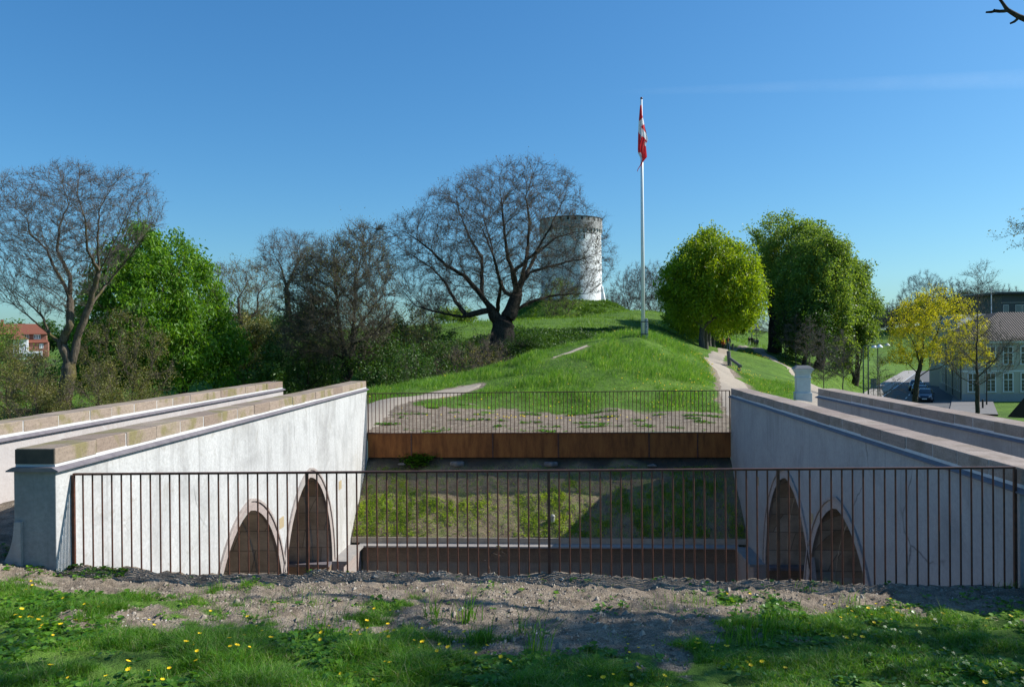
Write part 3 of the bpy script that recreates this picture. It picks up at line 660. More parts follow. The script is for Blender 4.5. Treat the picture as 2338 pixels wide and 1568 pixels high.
def tubes(pos, par, r, main, nside):
    sel = np.where(par >= 0)[0]
    d = np.zeros_like(pos); d[sel] = norm(pos[sel]-pos[par[sel]]); rt = np.where(par < 0)[0]
    for q in rt: d[q] = (0, 0, 1)
    dm = d.copy(); hm = main >= 0; dm[hm] = norm(d[hm]+d[main[hm]])
    V = []; Fq = []; base = 0
    for lo, hi, n in nside:
        s = sel[(r[sel] >= lo) & (r[sel] < hi)]
        if not len(s): continue
        p = par[s]; ismain = main[p] == s
        d0 = np.where(ismain[:,None], dm[p], d[s]); r0 = np.where(ismain, r[p], np.minimum(r[s]*1.25, r[p])); r1 = r[s]
        a0, b0 = frames(d0); a1, b1 = frames(dm[s])
        # keep the two rings from twisting against each other
        ang = np.arange(n)*2*np.pi/n; ca = np.cos(ang)[None,:,None]; sa = np.sin(ang)[None,:,None]
        R0 = pos[p][:,None]+(a0[:,None]*ca+b0[:,None]*sa)*r0[:,None,None]
        R1 = pos[s][:,None]+(a1[:,None]*ca+b1[:,None]*sa)*r1[:,None,None]
        m = len(s); V.append(np.concatenate([R0, R1], 1).reshape(-1, 3))
        k = np.arange(n); f = np.stack([k, (k+1) % n, n+(k+1) % n, n+k], 1)
        Fq.append((f[None]+(base+np.arange(m)*2*n)[:,None,None]).reshape(-1, 4)); base += m*2*n
    return np.concatenate(V), np.concatenate(Fq)
def twigs(start, d, L, r, fork=True):
    """thin three-sided two-piece sticks"""
    n = len(start); d1 = norm(d+R.normal(size=(n,3))*0.25); d2_ = norm(d1+R.normal(size=(n,3))*0.45+np.array([0,0,0.15]))
    p1 = start+d1*(L*0.5)[:,None]; p2 = p1+d2_*(L*0.5)[:,None]
    a, b = frames(d1); V = []
    for P_, q in ((start, 1.0), (p1, 0.7)):
        for k in range(3):
            w = 2*np.pi*k/3; V.append(P_+(a*math.cos(w)+b*math.sin(w))*(r*q)[:,None])
    V.append(p2); V = np.stack(V, 1).reshape(-1, 3); o = (np.arange(n)*7)[:,None]
    q = np.concatenate([np.stack([o[:,0]+k, o[:,0]+(k+1)%3, o[:,0]+3+(k+1)%3, o[:,0]+3+k], 1) for k in range(3)])
    t = np.concatenate([np.stack([o[:,0]+3+k, o[:,0]+3+(k+1)%3, o[:,0]+6], 1) for k in range(3)])
    return V, q, t, p1, p2, d2_
def leaves(P_, size, droop=0.3, width=0.5, flat=0.0):
    n = len(P_); d = rdir(n); d[:,2] = d[:,2]*(1-flat)-droop; d = norm(d); a, b = frames(d)
    w = R.uniform(0, 2*np.pi, n); s = a*np.cos(w)[:,None]+b*np.sin(w)[:,None]; nn = np.cross(d, s)
    L = size*R.uniform(0.45, 1.55, n); W = L*width*0.5
    m = P_+d*(L*0.45)[:,None]
    V = np.stack([P_, m+s*W[:,None]+nn*(W*0.35)[:,None], P_+d*L[:,None]-np.array([0,0,1])*(L*0.12)[:,None], m-s*W[:,None]+nn*(W*0.35)[:,None]], 1).reshape(-1, 3)
    o = np.arange(n)*4; return V, np.concatenate([np.stack([o, o+1, o+2], 1), np.stack([o, o+2, o+3], 1)])
def in_poly(pts, poly):
    x, y = pts[:,0], pts[:,1]; ins = np.zeros(len(x), bool); n = len(poly)
    for i in range(n):
        x1, y1 = poly[i]; x2, y2 = poly[(i+1) % n]
        c = ((y1 > y) != (y2 > y)) & (x < (x2-x1)*(y-y1)/((y2-y1)+1e-12)+x1); ins ^= c
    return ins
def crown_points(poly, n, depth, shell=0.0):
    """points in the volume of a crown: outline in (u, v) metres with thickness from the distance to the outline's middle"""
    poly = np.array(poly, float); lo, hi = poly.min(0), poly.max(0); out = []
    cu = poly.mean(0)
    while len(out) < n:
        q = R.uniform(lo, hi, (n*3, 2)); q = q[in_poly(q, poly)]
        # ray distance ratio from centroid
        rel = q-cu; ang = np.arctan2(rel[:,1], rel[:,0]); pa = np.arctan2(poly[:,1]-cu[1], poly[:,0]-cu[0]); o = np.argsort(pa)
        pr = np.hypot(*(poly-cu).T)[o]; pa = pa[o]
        rr = np.interp(ang, np.concatenate([pa-2*np.pi, pa, pa+2*np.pi]), np.tile(pr, 3)); t = np.clip(np.hypot(*rel.T)/rr, 0, 1)
        w = R.uniform(-1, 1, len(q)); h = depth*np.sqrt(np.clip(1-t*t, 0, 1)); acc = R.uniform(0, 1, len(q)) < np.sqrt(1-t*t)+0.08
        rad3 = np.sqrt(t*t+(w*np.sqrt(np.clip(1-t*t,0,1)))**2); acc &= rad3 >= shell*R.uniform(0, 1, len(q))
        out += list(np.stack([q[:,0], w*h, q[:,1]], 1)[acc])
    return np.array(out[:n])

def make_tree(name, label, cat, base, D, poly_px, depth, trunk_r, limbs=(), nattr=900, step=0.45, infl=None, kill=None, r0=0.012,
              twig_n=6, twig_L=0.6, twig_r=0.006, leaf=None, nleaf=0, leafsize=0.2, droop=0.3, spread=0.35, barkm='bark', twigm='twig',
              group=None, shell=0.2, wig=0.15, up=0.0, clump=2.0, budn=0, budm='bud', budsize=0.07, leafw=0.5, base_flare=1.25, trunk_top=None, ref=None, topleaf=None, twsp=1):
    """outline of the crown and the limbs are given in photo pixels for depth D; depth = half thickness in metres"""
    base = np.array(base, float); cu = base.copy()
    def loc(px, py, dd=0.0):                     # px -> metres in the tree's own frame: u right, v away, z up
        p = at(px, py, D+dd); return p-base
    rt = np.array([ct, st, 0]); fw = np.array([-st, ct, 0])
    poly = [((at(px, py, D)-base)@rt, (at(px, py, D)-base)[2]) for px, py in poly_px]
    if nleaf > 62000:
        pc = np.mean(poly, 0); hw = (np.max(poly, 0)-np.min(poly, 0))[0]/2; kf = 1-(0.45*twig_L+spread*0.5)/hw; poly = [tuple(pc+(np.array(q)-pc)*kf) for q in poly]
    A = crown_points(poly, nattr, depth, shell); A = A[:,0:1]*rt+A[:,1:2]*fw+A[:,2:3]*np.array([0,0,1])
    nodes = [np.zeros(3)]; par = [-1]
    def add_poly(pts, start):
        cur = start
        for p in pts:
            p = np.array(p, float); q = nodes[cur]; L = np.linalg.norm(p-q); n = max(1, int(L/step))
            for k in range(1, n+1):
                nodes.append(q+(p-q)*k/n+R.normal(size=3)*step*0.06*(k < n)); par.append(cur); cur = len(nodes)-1
        return cur
    if trunk_top is not None: add_poly([loc(*t) for t in trunk_top], 0)
    for lb in limbs:
        pts = [loc(*t) for t in lb]; arr = np.array(nodes); s = int(((arr-pts[0])**2).sum(1).argmin()); add_poly(pts[1:] if np.linalg.norm(arr[s]-pts[0]) < step*0.7 else pts, s)
    pos, par = colonize(nodes, par, A, step, infl or step*7, kill or step*1.6, 170, wig, up)
    rad, main = radii(pos, par, r0, trunk_r)
    rad = rad*(1+(base_flare-1)*np.exp(-np.clip(pos[:,2], 0, 99)/(trunk_r*2.2)))
    V, Q = tubes(pos, par, rad, main, [(0.12, 9, 12), (0.04, 0.12, 7), (0.015, 0.04, 5), (0, 0.015, 3)])
    root = empty(name, tuple(base), 0, label, cat, group)
    np_mesh('trunk', V, [Q], M[barkm], root, smooth=True)
    tips = np.where((rad < max(r0*2.6, 0.03)) & (pos[:,2] > 0.5))[0]
    dirs = norm(pos-pos[np.maximum(par, 0)]+1e-6)
    ends = pos[tips]; crownV = []; crownF = []; mi = []; nb = 0; mats = []
    if twig_n:
        idx = np.repeat(tips, twig_n); n = len(idx)
        L = twig_L*R.uniform(0.5, 1.25, n)
        tv, tq, tt, p1, p2, dd = twigs(pos[idx], norm(dirs[idx]+R.normal(size=(n,3))*0.5+norm(pos[idx]-np.array([0, 0, 1.5]))*0.5), L, np.full(n, twig_r))
        s2 = R.integers(0, n, int(n*twsp)); L2 = L[s2]*0.6
        tv2, tq2, tt2, q1, q2, _ = twigs(p1[s2], norm(dd[s2]+R.normal(size=(len(s2),3))*0.8), L2, np.full(len(s2), twig_r*0.75))
        crownV += [tv, tv2]; o = len(tv); crownF += [(tq, tt), (tq2+o, tt2+o)]; nb = o+len(tv2); ends = np.concatenate([p2, p1, q2])
        VV = np.concatenate(crownV); 
        np_mesh('twigs', VV, [np.concatenate([tq, tq2+o]), np.concatenate([tt, tt2+o])], M[twigm], root)
    if leaf and nleaf:
        cl = ends+R.normal(size=ends.shape)*0.01; w = vnoise(cl[:,0]*1.1+cl[:,1]*0.7+40, cl[:,2]*1.3+cl[:,1]*0.5, 3)*vnoise(cl[:,0]*2.6+9, cl[:,2]*2.4+cl[:,1]*2, 8)
        w = (0.12+w)**clump; w /= w.sum()
        c = ends[R.choice(len(ends), nleaf, p=w)]+R.normal(size=(nleaf,3))*spread
        lv, lt = leaves(c, leafsize, droop, leafw); np_mesh('crown', lv, [lt], M[leaf], root)
    if budn:
        c = ends[R.integers(0, len(ends), budn)]+R.normal(size=(budn,3))*0.05
        lv, lt = leaves(c, budsize, 0.0, 0.6); np_mesh('young_leaves', lv, [lt], M[budm], root)
    return root

def Zo(x, y, ox, oy, s): return ((ox+x/s)/1.752, (oy+y/s)/1.752)
# ------------------------------------------------------------------ the great oak
z1 = lambda x, y: Zo(x, y, 1500, 600, 1.8445)
ob = onground(1146, 62)
poly = [z1(*p) for p in [(20,620),(130,560),(330,450),(400,350),(640,230),(850,130),(1180,95),(1350,150),(1500,240),(1500,350),(1590,470),(1700,560),(1750,680),(1740,860),(1690,1000),(1600,1090),(1300,1150),(1050,1130),(700,1180),(400,1250),(200,1120),(60,900),(20,740)]]
L_ = lambda *p: [(*z1(a, b), c) for a, b, c in p]
limbs = [L_((1000,1200,0),(1040,1090,0.3),(1065,1000,0.5)),
 L_((1010,1190,0),(1150,1120,1),(1280,1080,1.5),(1420,1065,1),(1560,1060,0)),
 L_((1065,1000,0.5),(1150,900,1),(1250,870,0),(1400,830,-1),(1550,800,-2)),
 L_((1050,1060,0.3),(1020,900,-1),(980,800,-1.5),(960,640,-2),(940,450,-2),(920,250,-1)),
 L_((1065,1000,0.5),(1110,850,0.5),(1130,700,1),(1140,520,1),(1110,350,1),(1180,150,0)),
 L_((1090,960,0.6),(1150,850,2),(1200,750,2.5),(1330,650,2),(1500,600,2),(1650,620,1)),
 L_((900,1250,0),(850,1165,-0.3),(790,1080,-0.5),(790,950,0),(790,800,1),(700,650,2),(620,450,2),(600,330,1)),
 L_((850,1165,-0.3),(760,1040,-1),(650,920,-2),(520,850,-2.5),(400,730,-2),(250,620,-1),(130,560,0)),
 L_((830,1185,-0.3),(640,1230,-1),(520,1210,-1.5),(400,1180,-1),(300,1150,0),(170,1000,1)),
 L_((680,1220,-0.8),(590,1110,1),(520,980,2),(430,880,2.5),(300,790,2),(120,680,1)),
 L_((900,1370,0),(860,1380,-0.5),(760,1360,-1.2),(720,1290,-1.5),(560,1330,-2),(430,1300,-2)),
 L_((1040,1100,0.3),(960,1050,3),(900,900,4),(860,700,4),(800,500,3)),
 L_((1020,900,-1),(1180,760,-3),(1300,560,-4),(1400,350,-3)),
 L_((900,1200,0),(930,1000,-3),(880,800,-4.5),(800,600,-4))]
make_tree('oak_tree', 'great spreading bare oak with a thick trunk, in front of the white tower', 'tree', ob, 62, poly, 6.0, 0.80, limbs,
          nattr=6500, step=0.33, infl=2.2, kill=0.5, r0=0.012, twig_n=4, twig_L=0.8, twig_r=0.0075, trunk_top=[(*z1(945,1300),0),(*z1(1000,1200),0)],
          budn=9000, budsize=0.09, shell=0.3, base_flare=1.35, twsp=1.2)
print('oak done')
z8 = lambda x, y: Zo(x, y, 0, 600, 1.7418)
z3 = lambda x, y: Zo(x, y, 780, 850, 2.0902)
z5 = lambda x, y: Zo(x, y, 3000, 1050, 2.1332)
z6 = lambda x, y: Zo(x, y, 2400, 850, 2.0911)
def LL(z, *p): return [(*z(a, b), c) for a, b, c in p]
def PP(z, *p): return [z(a, b) for a, b in p]

# --- bare tree on the left, several stems
ob = onground(135, 40)
make_tree('bare_tree', 'tall bare many-stemmed tree at the left edge, behind the outer parapet', 'tree', ob, 40,
    PP(z8, (-60,420),(0,300),(70,255),(270,180),(440,110),(600,130),(800,165),(960,170),(1060,290),(1110,440),(1110,530),(900,640),(800,800),(700,900),(420,1200),(250,1150),(60,1060),(-60,980),(-100,700)),
    3.6, 0.37, [LL(z8, (470,1440,0),(430,1350,0),(350,1290,0),(250,1200,0.3),(100,1080,0.5),(0,1050,0.6)),
      LL(z8, (350,1290,0),(290,1150,0.5),(170,1040,1),(60,960,1),(-40,930,1)),
      LL(z8, (430,1350,0),(490,1220,-0.2),(490,1050,0),(490,880,0.5),(400,700,1),(420,520,1),(480,380,1),(430,200,0.5)),
      LL(z8, (490,1050,0),(440,920,1),(370,800,1.5),(330,690,1.5),(210,590,1),(190,480,1),(80,380,0.5)),
      LL(z8, (500,1500,0),(540,1300,0.1),(620,1100,0),(680,880,-0.5),(690,800,-0.5),(680,620,-1),(700,400,-1),(820,200,-1)),
      LL(z8, (680,880,-0.5),(760,720,-1),(820,600,-1),(900,420,-1),(980,260,-1)),
      LL(z8, (690,820,-0.5),(610,700,-1.5),(600,500,-2),(540,300,-2),(560,160,-1.5)),
      LL(z8, (620,1100,0),(740,940,1),(860,800,1),(980,640,0.5),(1090,500,0)),
      LL(z8, (540,1300,0.1),(700,1180,-0.5),(900,1120,-1),(1060,1060,-1)),
      LL(z8, (470,1440,0),(330,1500,-0.8),(180,1480,-1.2),(60,1420,-1.5))],
    nattr=5200, step=0.26, infl=1.8, kill=0.40, r0=0.008, twig_n=4, twig_L=0.55, twig_r=0.0065, budn=7000, budsize=0.05, shell=0.2,
    barkm='bark_moss', twigm='twig_purple', trunk_top=[(*z8(480,1560),0),(*z8(470,1440),0)])
# --- horse chestnut, fresh green
ob = onground(385, 50)
make_tree('chestnut_tree', 'fresh green horse chestnut reaching down to the left parapets', 'tree', ob, 50,
    PP(z8, (940,600),(1040,545),(1120,590),(1180,650),(1260,615),(1300,700),(1410,740),(1400,850),(1500,890),(1450,1000),(1530,1130),(1500,1250),(1560,1330),(1640,1520),(1660,1640),(500,1640),(560,1400),(620,1150),(700,900),(820,760)),
    4.8, 0.30, nattr=1700, step=0.45, infl=3, kill=0.8, r0=0.02, twig_n=2, twig_L=0.6, twig_r=0.008, leaf='leaf_chestnut', nleaf=60000, leafsize=0.24, droop=0.75, spread=0.26, shell=0.8, clump=1.2, leafw=0.42)
# --- sparse olive undergrowth hanging in front of the chestnut
def shrub(name, label, px, D, py_top, wpx, leaf, nleaf, depth, lsz=0.12, bark_='bark', tw=4, group=None, cat='shrub', nattr=700, twigL=0.6, twr=0.008, ybase=None, step=0.35, droop=0.1, spread=0.12, sh=0.4):
    ob = onground(px, D); b = at(px, 790, D); pyb = 0
    # pixel of the base
    zc = ob[2]; pyb = 777-zc/D*F-(px-1169)*sr
    h = pyb-py_top; rr = random.Random(int(px*7+D)); poly = []
    for k in range(18):
        a = 2*math.pi*k/18; s = 1+rr.uniform(-0.13, 0.13)
        poly.append((px+math.cos(a)*wpx/2*s, (pyb+py_top)/2-0.02*h-math.sin(a)*h*0.50*s))
    return make_tree(name, label, cat, ob, D, poly, depth, 0.10, nattr=nattr, step=step, infl=step*7, kill=step*1.8, r0=0.01, twig_n=tw, twig_L=twigL, twig_r=twr,
                     leaf=leaf, nleaf=nleaf, leafsize=lsz, droop=droop, spread=spread, barkm=bark_, twigm='twig', group=group, shell=sh, topleaf=None)
shrub('shrub', 'loose olive-budded shrub sprawling in front of the chestnut, right of the bare trunk', 290, 42, 735, 210, 'leaf_olive', 10000, 2.0, 0.075, tw=5, nattr=900)
shrub('shrub', 'dark olive shrub at the far left edge below the brick house', 20, 42, 800, 170, 'leaf_olive', 12000, 2.0, 0.08, tw=5)
shrub('shrub', 'mid-sized olive bush between the brick house and the bare trunk', 85, 52, 812, 95, 'leaf_olive', 7000, 1.8, 0.10, tw=5)
shrub('shrub', 'brownish budding shrub low behind the outer parapet, left of the bare trunk', 75, 38, 868, 130, 'leaf_olive', 6000, 1.5, 0.07, tw=7)
shrub('shrub', 'small olive shrub at the foot of the bare tree trunk', 215, 38, 850, 150, 'leaf_olive', 9000, 1.5, 0.07, tw=7)
# --- mid-left trees
def bare(label, px, D, py_top, poly, tr, depth, nattr, step, name='bare_tree', twm='twig', limbs=(), tn=4, tl=0.7, twr=0.011, leaf=None, nleaf=0, lsz=0.12, group=None, bk='bark', shell=0.2, budn=0, up=0.1, wig=0.2, kill=None):
    ob = onground(px, D)
    return make_tree(name, label, 'tree', ob, D, poly, depth, tr, limbs, nattr=nattr, step=step, infl=step*7, kill=kill or step*1.5, r0=0.012, twig_n=tn, twig_L=tl, twig_r=twr,
                     leaf=leaf, nleaf=nleaf, leafsize=lsz, barkm=bk, twigm=twm, group=group, shell=shell, budn=budn, up=up, wig=wig)
bare('far brownish bare tree between the chestnut and the tall grey-twigged tree', 565, 105, 610, PP(z3, (80,560),(110,480),(220,470),(400,480),(520,430),(640,520),(700,700),(660,850),(400,950),(200,900),(90,760)), 0.5, 6, 1700, 0.6, tn=5, tl=1.2, twr=0.014,
     limbs=[LL(z3, (410,1000,0),(370,860,0),(360,720,0),(430,600,1)), LL(z3, (410,960,0),(520,820,1),(530,680,1),(620,560,1))], leaf='leaf_olive', nleaf=5000, lsz=0.16)
bare('tall pale-twigged bare tree standing behind the dark budding tree', 680, 95, 540, PP(z3, (560,300),(600,240),(760,190),(960,220),(1080,240),(1060,500),(900,640),(700,620),(560,420)), 0.4, 5, 1500, 0.5, tn=5, tl=1.0, twr=0.012, twm='twig_purple',
     limbs=[LL(z3, (790,900,0),(760,600,0),(720,450,0),(640,300,0)), LL(z3, (770,640,0),(860,420,0),(860,260,0))], budn=3000)
bare('dark budding tree with a short trunk behind the left parapet end', 801, 52, 530, PP(z3, (900,420),(1000,330),(1130,270),(1300,190),(1400,130),(1500,170),(1560,330),(1660,480),(1660,700),(1640,900),(1580,1100),(1440,1240),(1200,1260),(960,1240),(760,1180),(720,900),(800,640)), 0.34, 4.2, 4300, 0.34, tn=6, tl=0.8, twr=0.010,
     limbs=[LL(z3, (1250,1350,0),(1250,1160,0),(1200,900,-0.5),(1190,700,-0.5),(1140,450,-0.5)), LL(z3, (1290,1370,0),(1320,1100,0),(1330,900,0),(1330,600,0.5),(1400,350,0.5),(1420,150,0.5)),
            LL(z3, (1320,1000,0),(1440,860,0.5),(1560,700,1)), LL(z3, (1330,600,0.5),(1500,450,1)), LL(z3, (1330,1120,0),(1500,1010,-1),(1600,880,-1))], leaf='leaf_olive', nleaf=12000, lsz=0.08, kill=0.46, bk='bark', twm='twig_dark')
shrub('shrub', 'yellow-green leafy shrub between the chestnut and the dark budding tree', 585, 62, 742, 130, 'leaf_olive', 16000, 2.6, 0.17, tw=2, spread=0.2)
shrub('shrub', 'dark green shrub under the yellow-green one, behind the outer parapet end', 628, 50, 815, 105, 'leaf_dark', 12000, 2.4, 0.16, tw=2, spread=0.2)
shrub('shrub', 'dense dark shrub mass left of the budding tree trunk', 700, 56, 690, 170, 'leaf_dark', 15000, 3.0, 0.15, tw=4, spread=0.25)
shrub('shrub', 'dark leafy shrub right of the budding tree trunk', 880, 52, 778, 170, 'leaf_dark', 15000, 2.8, 0.14, tw=3, spread=0.2)
shrub('shrub', 'dark shrub at the near end of the bank, behind the far railing corner', 960, 46, 812, 170, 'leaf_dark', 13000, 2.2, 0.12, tw=3, spread=0.2)
shrub('shrub', 'tangled grey-brown thicket under the great oak', 1080, 50, 790, 170, 'leaf_olive', 4000, 2.2, 0.09, tw=9, nattr=1000, twr=0.010)
shrub('shrub', 'low dead brush on the left foot of the oak trunk', 1120, 55, 770, 100, None, 0, 1.6, 0.09, tw=12, nattr=700, twr=0.009)
shrub('shrub', 'feathery greenish brush between the budding tree and the oak', 945, 66, 700, 120, 'leaf_olive', 5000, 2.5, 0.12, tw=6, nattr=800, twr=0.012)
shrub('shrub', 'light green bush on the far ridge left of the oak', 1035, 90, 715, 90, 'leaf_mid', 6000, 2.5, 0.2, tw=3, spread=0.25)
shrub('shrub', 'dark bushes on the bank, left of the oak trunk', 1000, 62, 758, 120, 'leaf_dark', 6000, 1.6, 0.12, tw=6, nattr=800)
shrub('shrub', 'olive bush with fine twigs in front of the white tower base', 1282, 118, 640, 95, 'leaf_mid', 4500, 4.0, 0.18, tw=3, nattr=900, twr=0.013, twigL=0.8)

# --- far bare trees behind the hill and the street (copies of two built ones)
def px_base(px, D): return onground(px, D)
far1 = bare('far bare round tree on the ridge, just left of the flagpole', 1440, 190, 612, [(1395,690),(1400,640),(1430,615),(1470,612),(1500,630),(1510,680),(1500,720),(1470,735),(1420,735),(1400,720)], 0.5, 7, 1300, 0.75, tn=6, tl=1.4, twr=0.018, twm='twig_purple', group='far bare trees on the horizon')
def far_copy(src, label, px, D, s, rz=0.0, group='far bare trees on the horizon', sz=1.0):
    c = copy_tree(src); ob = onground(px, D); c.location = ob; c.scale = (s, s, s*sz); c.rotation_euler[2] = rz; c['label'] = label
    if group: c['group'] = group
    return c
far_copy(far1, 'far bare tree right of the flagpole, half behind the lime-green chestnut', 1500, 175, 0.9, 2.0)
far_copy(far1, 'smaller far bare tree close to the tower foot on its right', 1398, 200, 0.72, 4.0)
far_copy(far1, 'small far bare tree low on the ridge between the oak and the dark budding tree', 985, 150, 0.5, 1.0)
far_copy(far1, 'far bare tree on the horizon right of the tall leafy trees', 1993, 230, 0.75, 3.1)
far_copy(far1, 'small far bare tree left of the yellow maple', 2038, 240, 0.62, 0.5)
far_copy(far1, 'tall dark bare tree on the hill behind the yellow maple', 2110, 250, 1.02, 1.2)
far_copy(far1, 'broad bare tree on the hill right of the yellow maple', 2185, 240, 0.88, 2.6)
far_copy(far1, 'bare tree behind the thin white flagpole', 2240, 230, 0.85, 5.0)
far_copy(far1, 'bare tree behind the dark flat-roofed building', 2290, 230, 0.76, 0.2)

# --- chestnut row along the path
ob = onground(1602, 72)
row = make_tree('chestnut_tree', 'first lime-green horse chestnut of the row beside the path', 'tree', ob, 72,
    [z6(*p) for p in [(480,640),(560,420),(640,330),(760,250),(860,120),(950,140),(1020,200),(1130,260),(1220,300),(1290,410),(1340,540),(1370,700),(1360,880),(1290,960),(1100,1000),(850,960),(700,1000),(560,880),(500,780)]],
    4.4, 0.27, nattr=2300, step=0.45, infl=3.5, kill=0.8, r0=0.02, twig_n=2, twig_L=0.6, twig_r=0.010, leaf='leaf_lime', nleaf=64000, leafsize=0.24, droop=0.6, spread=0.30, shell=0.8, clump=1.0,
    barkm='bark_grey', trunk_top=[(*z6(855,1000),0)], group='chestnut row along the path', leafw=0.45)
for (px, D, s, rz, lab) in [(1612,80,0.95,1.3,'second chestnut trunk of the row, darker behind the first'),(1619,87,1.0,2.9,'third chestnut of the row beside the path'),
                           (1629,95,1.0,4.1,'fourth chestnut of the row beside the path'),(1636,103,1.0,5.3,'fifth chestnut of the row beside the path'),(1645,112,1.05,0.7,'farthest chestnut of the row, behind the walking couple')]:
    far_copy(row, lab, px, D, s*0.86, rz, 'chestnut row along the path')
# --- big leafy trees on the right
def big(label, px, D, poly, depth, tr, leaf, nleaf, limbs=(), lsz=0.3, nattr=1600, grp=None, shell=0.55, sp=0.4, name='leafy_tree'):
    ob = onground(px, D)
    return make_tree(name, label, 'tree', ob, D, poly, depth, tr, limbs, nattr=nattr, step=0.7, infl=5, kill=1.3, r0=0.03, twig_n=2, twig_L=0.9, twig_r=0.014, leaf=leaf, nleaf=nleaf,
                     leafsize=lsz, droop=0.45, spread=sp, shell=shell, group=grp, clump=1.7)
big('tallest dark-trunked leafy tree, left one of the green group right of the path', 1768, 112, [z6(*p) for p in [(1250,190),(1330,110),(1440,60),(1640,55),(1740,160),(1900,300),(1900,700),(1700,760),(1600,950),(1430,800),(1330,700),(1380,520),(1270,330)]],
    5.5, 0.85, 'leaf_mid', 38000, limbs=[[(1768,740,0),(1760,700,0),(1762,640,0),(1768,580,0)],[(1772,745,0),(1800,700,1),(1835,640,2)],[(1762,640,0),(1800,560,1),(1850,530,1)]], nattr=1500, shell=0.35)
big('big leafy tree with mid-green crown, centre of the group right of the path', 1868, 104, [(1800,600),(1820,545),(1860,522),(1900,530),(1925,575),(1930,650),(1938,720),(1912,805),(1870,825),(1825,812),(1796,770),(1790,680)],
    6, 0.6, 'leaf_mid', 56000, lsz=0.32)
big('leafy tree drooping to the slope, right end of the green group', 1950, 112, [(1895,620),(1908,580),(1938,572),(1968,605),(1978,650),(1990,695),(1992,745),(1980,800),(1965,855),(1925,868),(1900,815),(1888,700)],
    5, 0.45, 'leaf_mid', 46000, lsz=0.30)
big('low leafy bush-like tree at the foot of the green group', 1835, 100, [(1790,760),(1795,710),(1830,690),(1870,700),(1890,760),(1880,815),(1840,820),(1800,800)], 3.5, 0.3, 'leaf_dark', 14000, lsz=0.26, nattr=700)
# --- yellow maple and bare street trees
ob = onground(2096, 70)
make_tree('maple_tree', 'yellow-flowering maple beside the street', 'tree', ob, 70,
    [z5(*p) for p in [(1210,620),(1240,450),(1330,330),(1430,270),(1540,210),(1640,230),(1720,300),(1830,340),(1930,480),(1970,620),(2010,880),(1900,860),(1760,900),(1600,860),(1430,880),(1330,900),(1150,900),(1180,780),(1240,720)]],
    3.2, 0.26, [LL(z5, (1410,1180,0),(1430,980,0),(1470,800,0),(1530,720,0.5),(1600,600,0.5),(1650,420,0)), LL(z5, (1440,990,0),(1520,920,-0.5),(1620,900,-1)), LL(z5, (1450,870,0),(1400,700,-1),(1340,560,-1.5),(1300,450,-1)),
     LL(z5, (1470,800,0),(1480,600,1),(1520,400,1),(1540,270,0.5)), LL(z5, (1430,960,0),(1350,860,0.5),(1230,840,1))],
    nattr=2400, step=0.33, infl=2.3, kill=0.5, r0=0.010, twig_n=3, twig_L=0.4, twig_r=0.007, leaf='leaf_yellow', nleaf=24000, leafsize=0.125, droop=0.1, spread=0.10, shell=0.35)
ob = onground(2224, 58)
make_tree('bare_tree', 'slender bare tree in front of the cream building, with a forked top', 'tree', ob, 58,
    [z5(*p) for p in [(1850,150),(1900,60),(1940,10),(2010,20),(2050,100),(2060,180),(1990,330),(1960,560),(2060,620),(2200,640),(2290,740),(2310,860),(2200,960),(2000,1060),(1900,1080),(1740,960),(1640,860),(1700,740),(1840,620),(1910,400),(1850,240)]],
    2.4, 0.17, [LL(z5, (1945,1270,0),(1940,1050,0),(1935,800,0),(1940,560,0),(1945,300,0),(1940,30,0)), LL(z5, (1945,300,0),(1980,220,0.2),(2010,40,0.2)),
      LL(z5, (1940,1050,0),(1800,980,0.5),(1690,880,1)), LL(z5, (1940,980,0),(2050,880,-0.5),(2200,700,-1)), LL(z5, (1937,900,0),(2090,830,0.8),(2270,760,1)), LL(z5, (1937,860,0),(1830,760,-1),(1730,680,-1)), LL(z5,(1940,1040,0),(2100,960,0),(2270,900,0))],
    nattr=2400, step=0.28, infl=2.0, kill=0.42, r0=0.008, twig_n=4, twig_L=0.5, twig_r=0.0065, twigm='twig_purple', budn=3000, budsize=0.05, shell=0.1)
# --- young trees in a row on the slope
def young(px, D, top, wpx, lab):
    ob = onground(px, D); pyb = 777-ob[2]/D*F-(px-1169)*sr; h = pyb-top
    poly = [(px+wpx*a, pyb-h*b) for a, b in ((0,1),(0.22,0.88),(0.42,0.68),(0.5,0.5),(0.4,0.36),(0.12,0.30),(-0.12,0.30),(-0.4,0.36),(-0.5,0.5),(-0.42,0.68),(-0.22,0.88))]
    return make_tree('young_tree', lab, 'tree', ob, D, poly, wpx/F*D*0.45, 0.06, [[(px,pyb-h*0.3,0),(px,pyb-h*0.6,0),(px,top,0)]], nattr=420, step=0.25, infl=1.8, kill=0.4, r0=0.008, twig_n=5, twig_L=0.45, twig_r=0.009,
                     twigm='twig_purple', budn=700, budsize=0.07, group='young trees planted down the slope', barkm='bark_grey', base_flare=1.0)
young(1757, 115, 700, 62, 'young bare tree on the slope, farthest up beside the big dark trunk')
y2 = young(1793, 105, 707, 62, 'second young bare tree down the slope, above the path bend')
young(1817, 98, 720, 66, 'third young bare tree down the slope, left of the white pillar top')
young(1849, 90, 725, 66, 'fourth young bare tree, right behind the white pillar')
young(1881, 82, 748, 76, 'fifth young tree, between the pillar and the outer parapet end')
young(1925, 72, 755, 84, 'lowest young tree of the row, standing over the outer parapet')
for px, D, s, lab in ((1682, 128, 0.55, 'small thin sapling between the couple and the group of walkers'), (1727, 140, 0.75, 'yellowish young tree right beside the group of walkers'), (1716,150,0.7,'thin young tree behind the group of walkers')):
    c = far_copy(y2, lab, px, D, s*1.0, px*1.0, 'young trees by the walkers')
ob = onground(2009, 60)
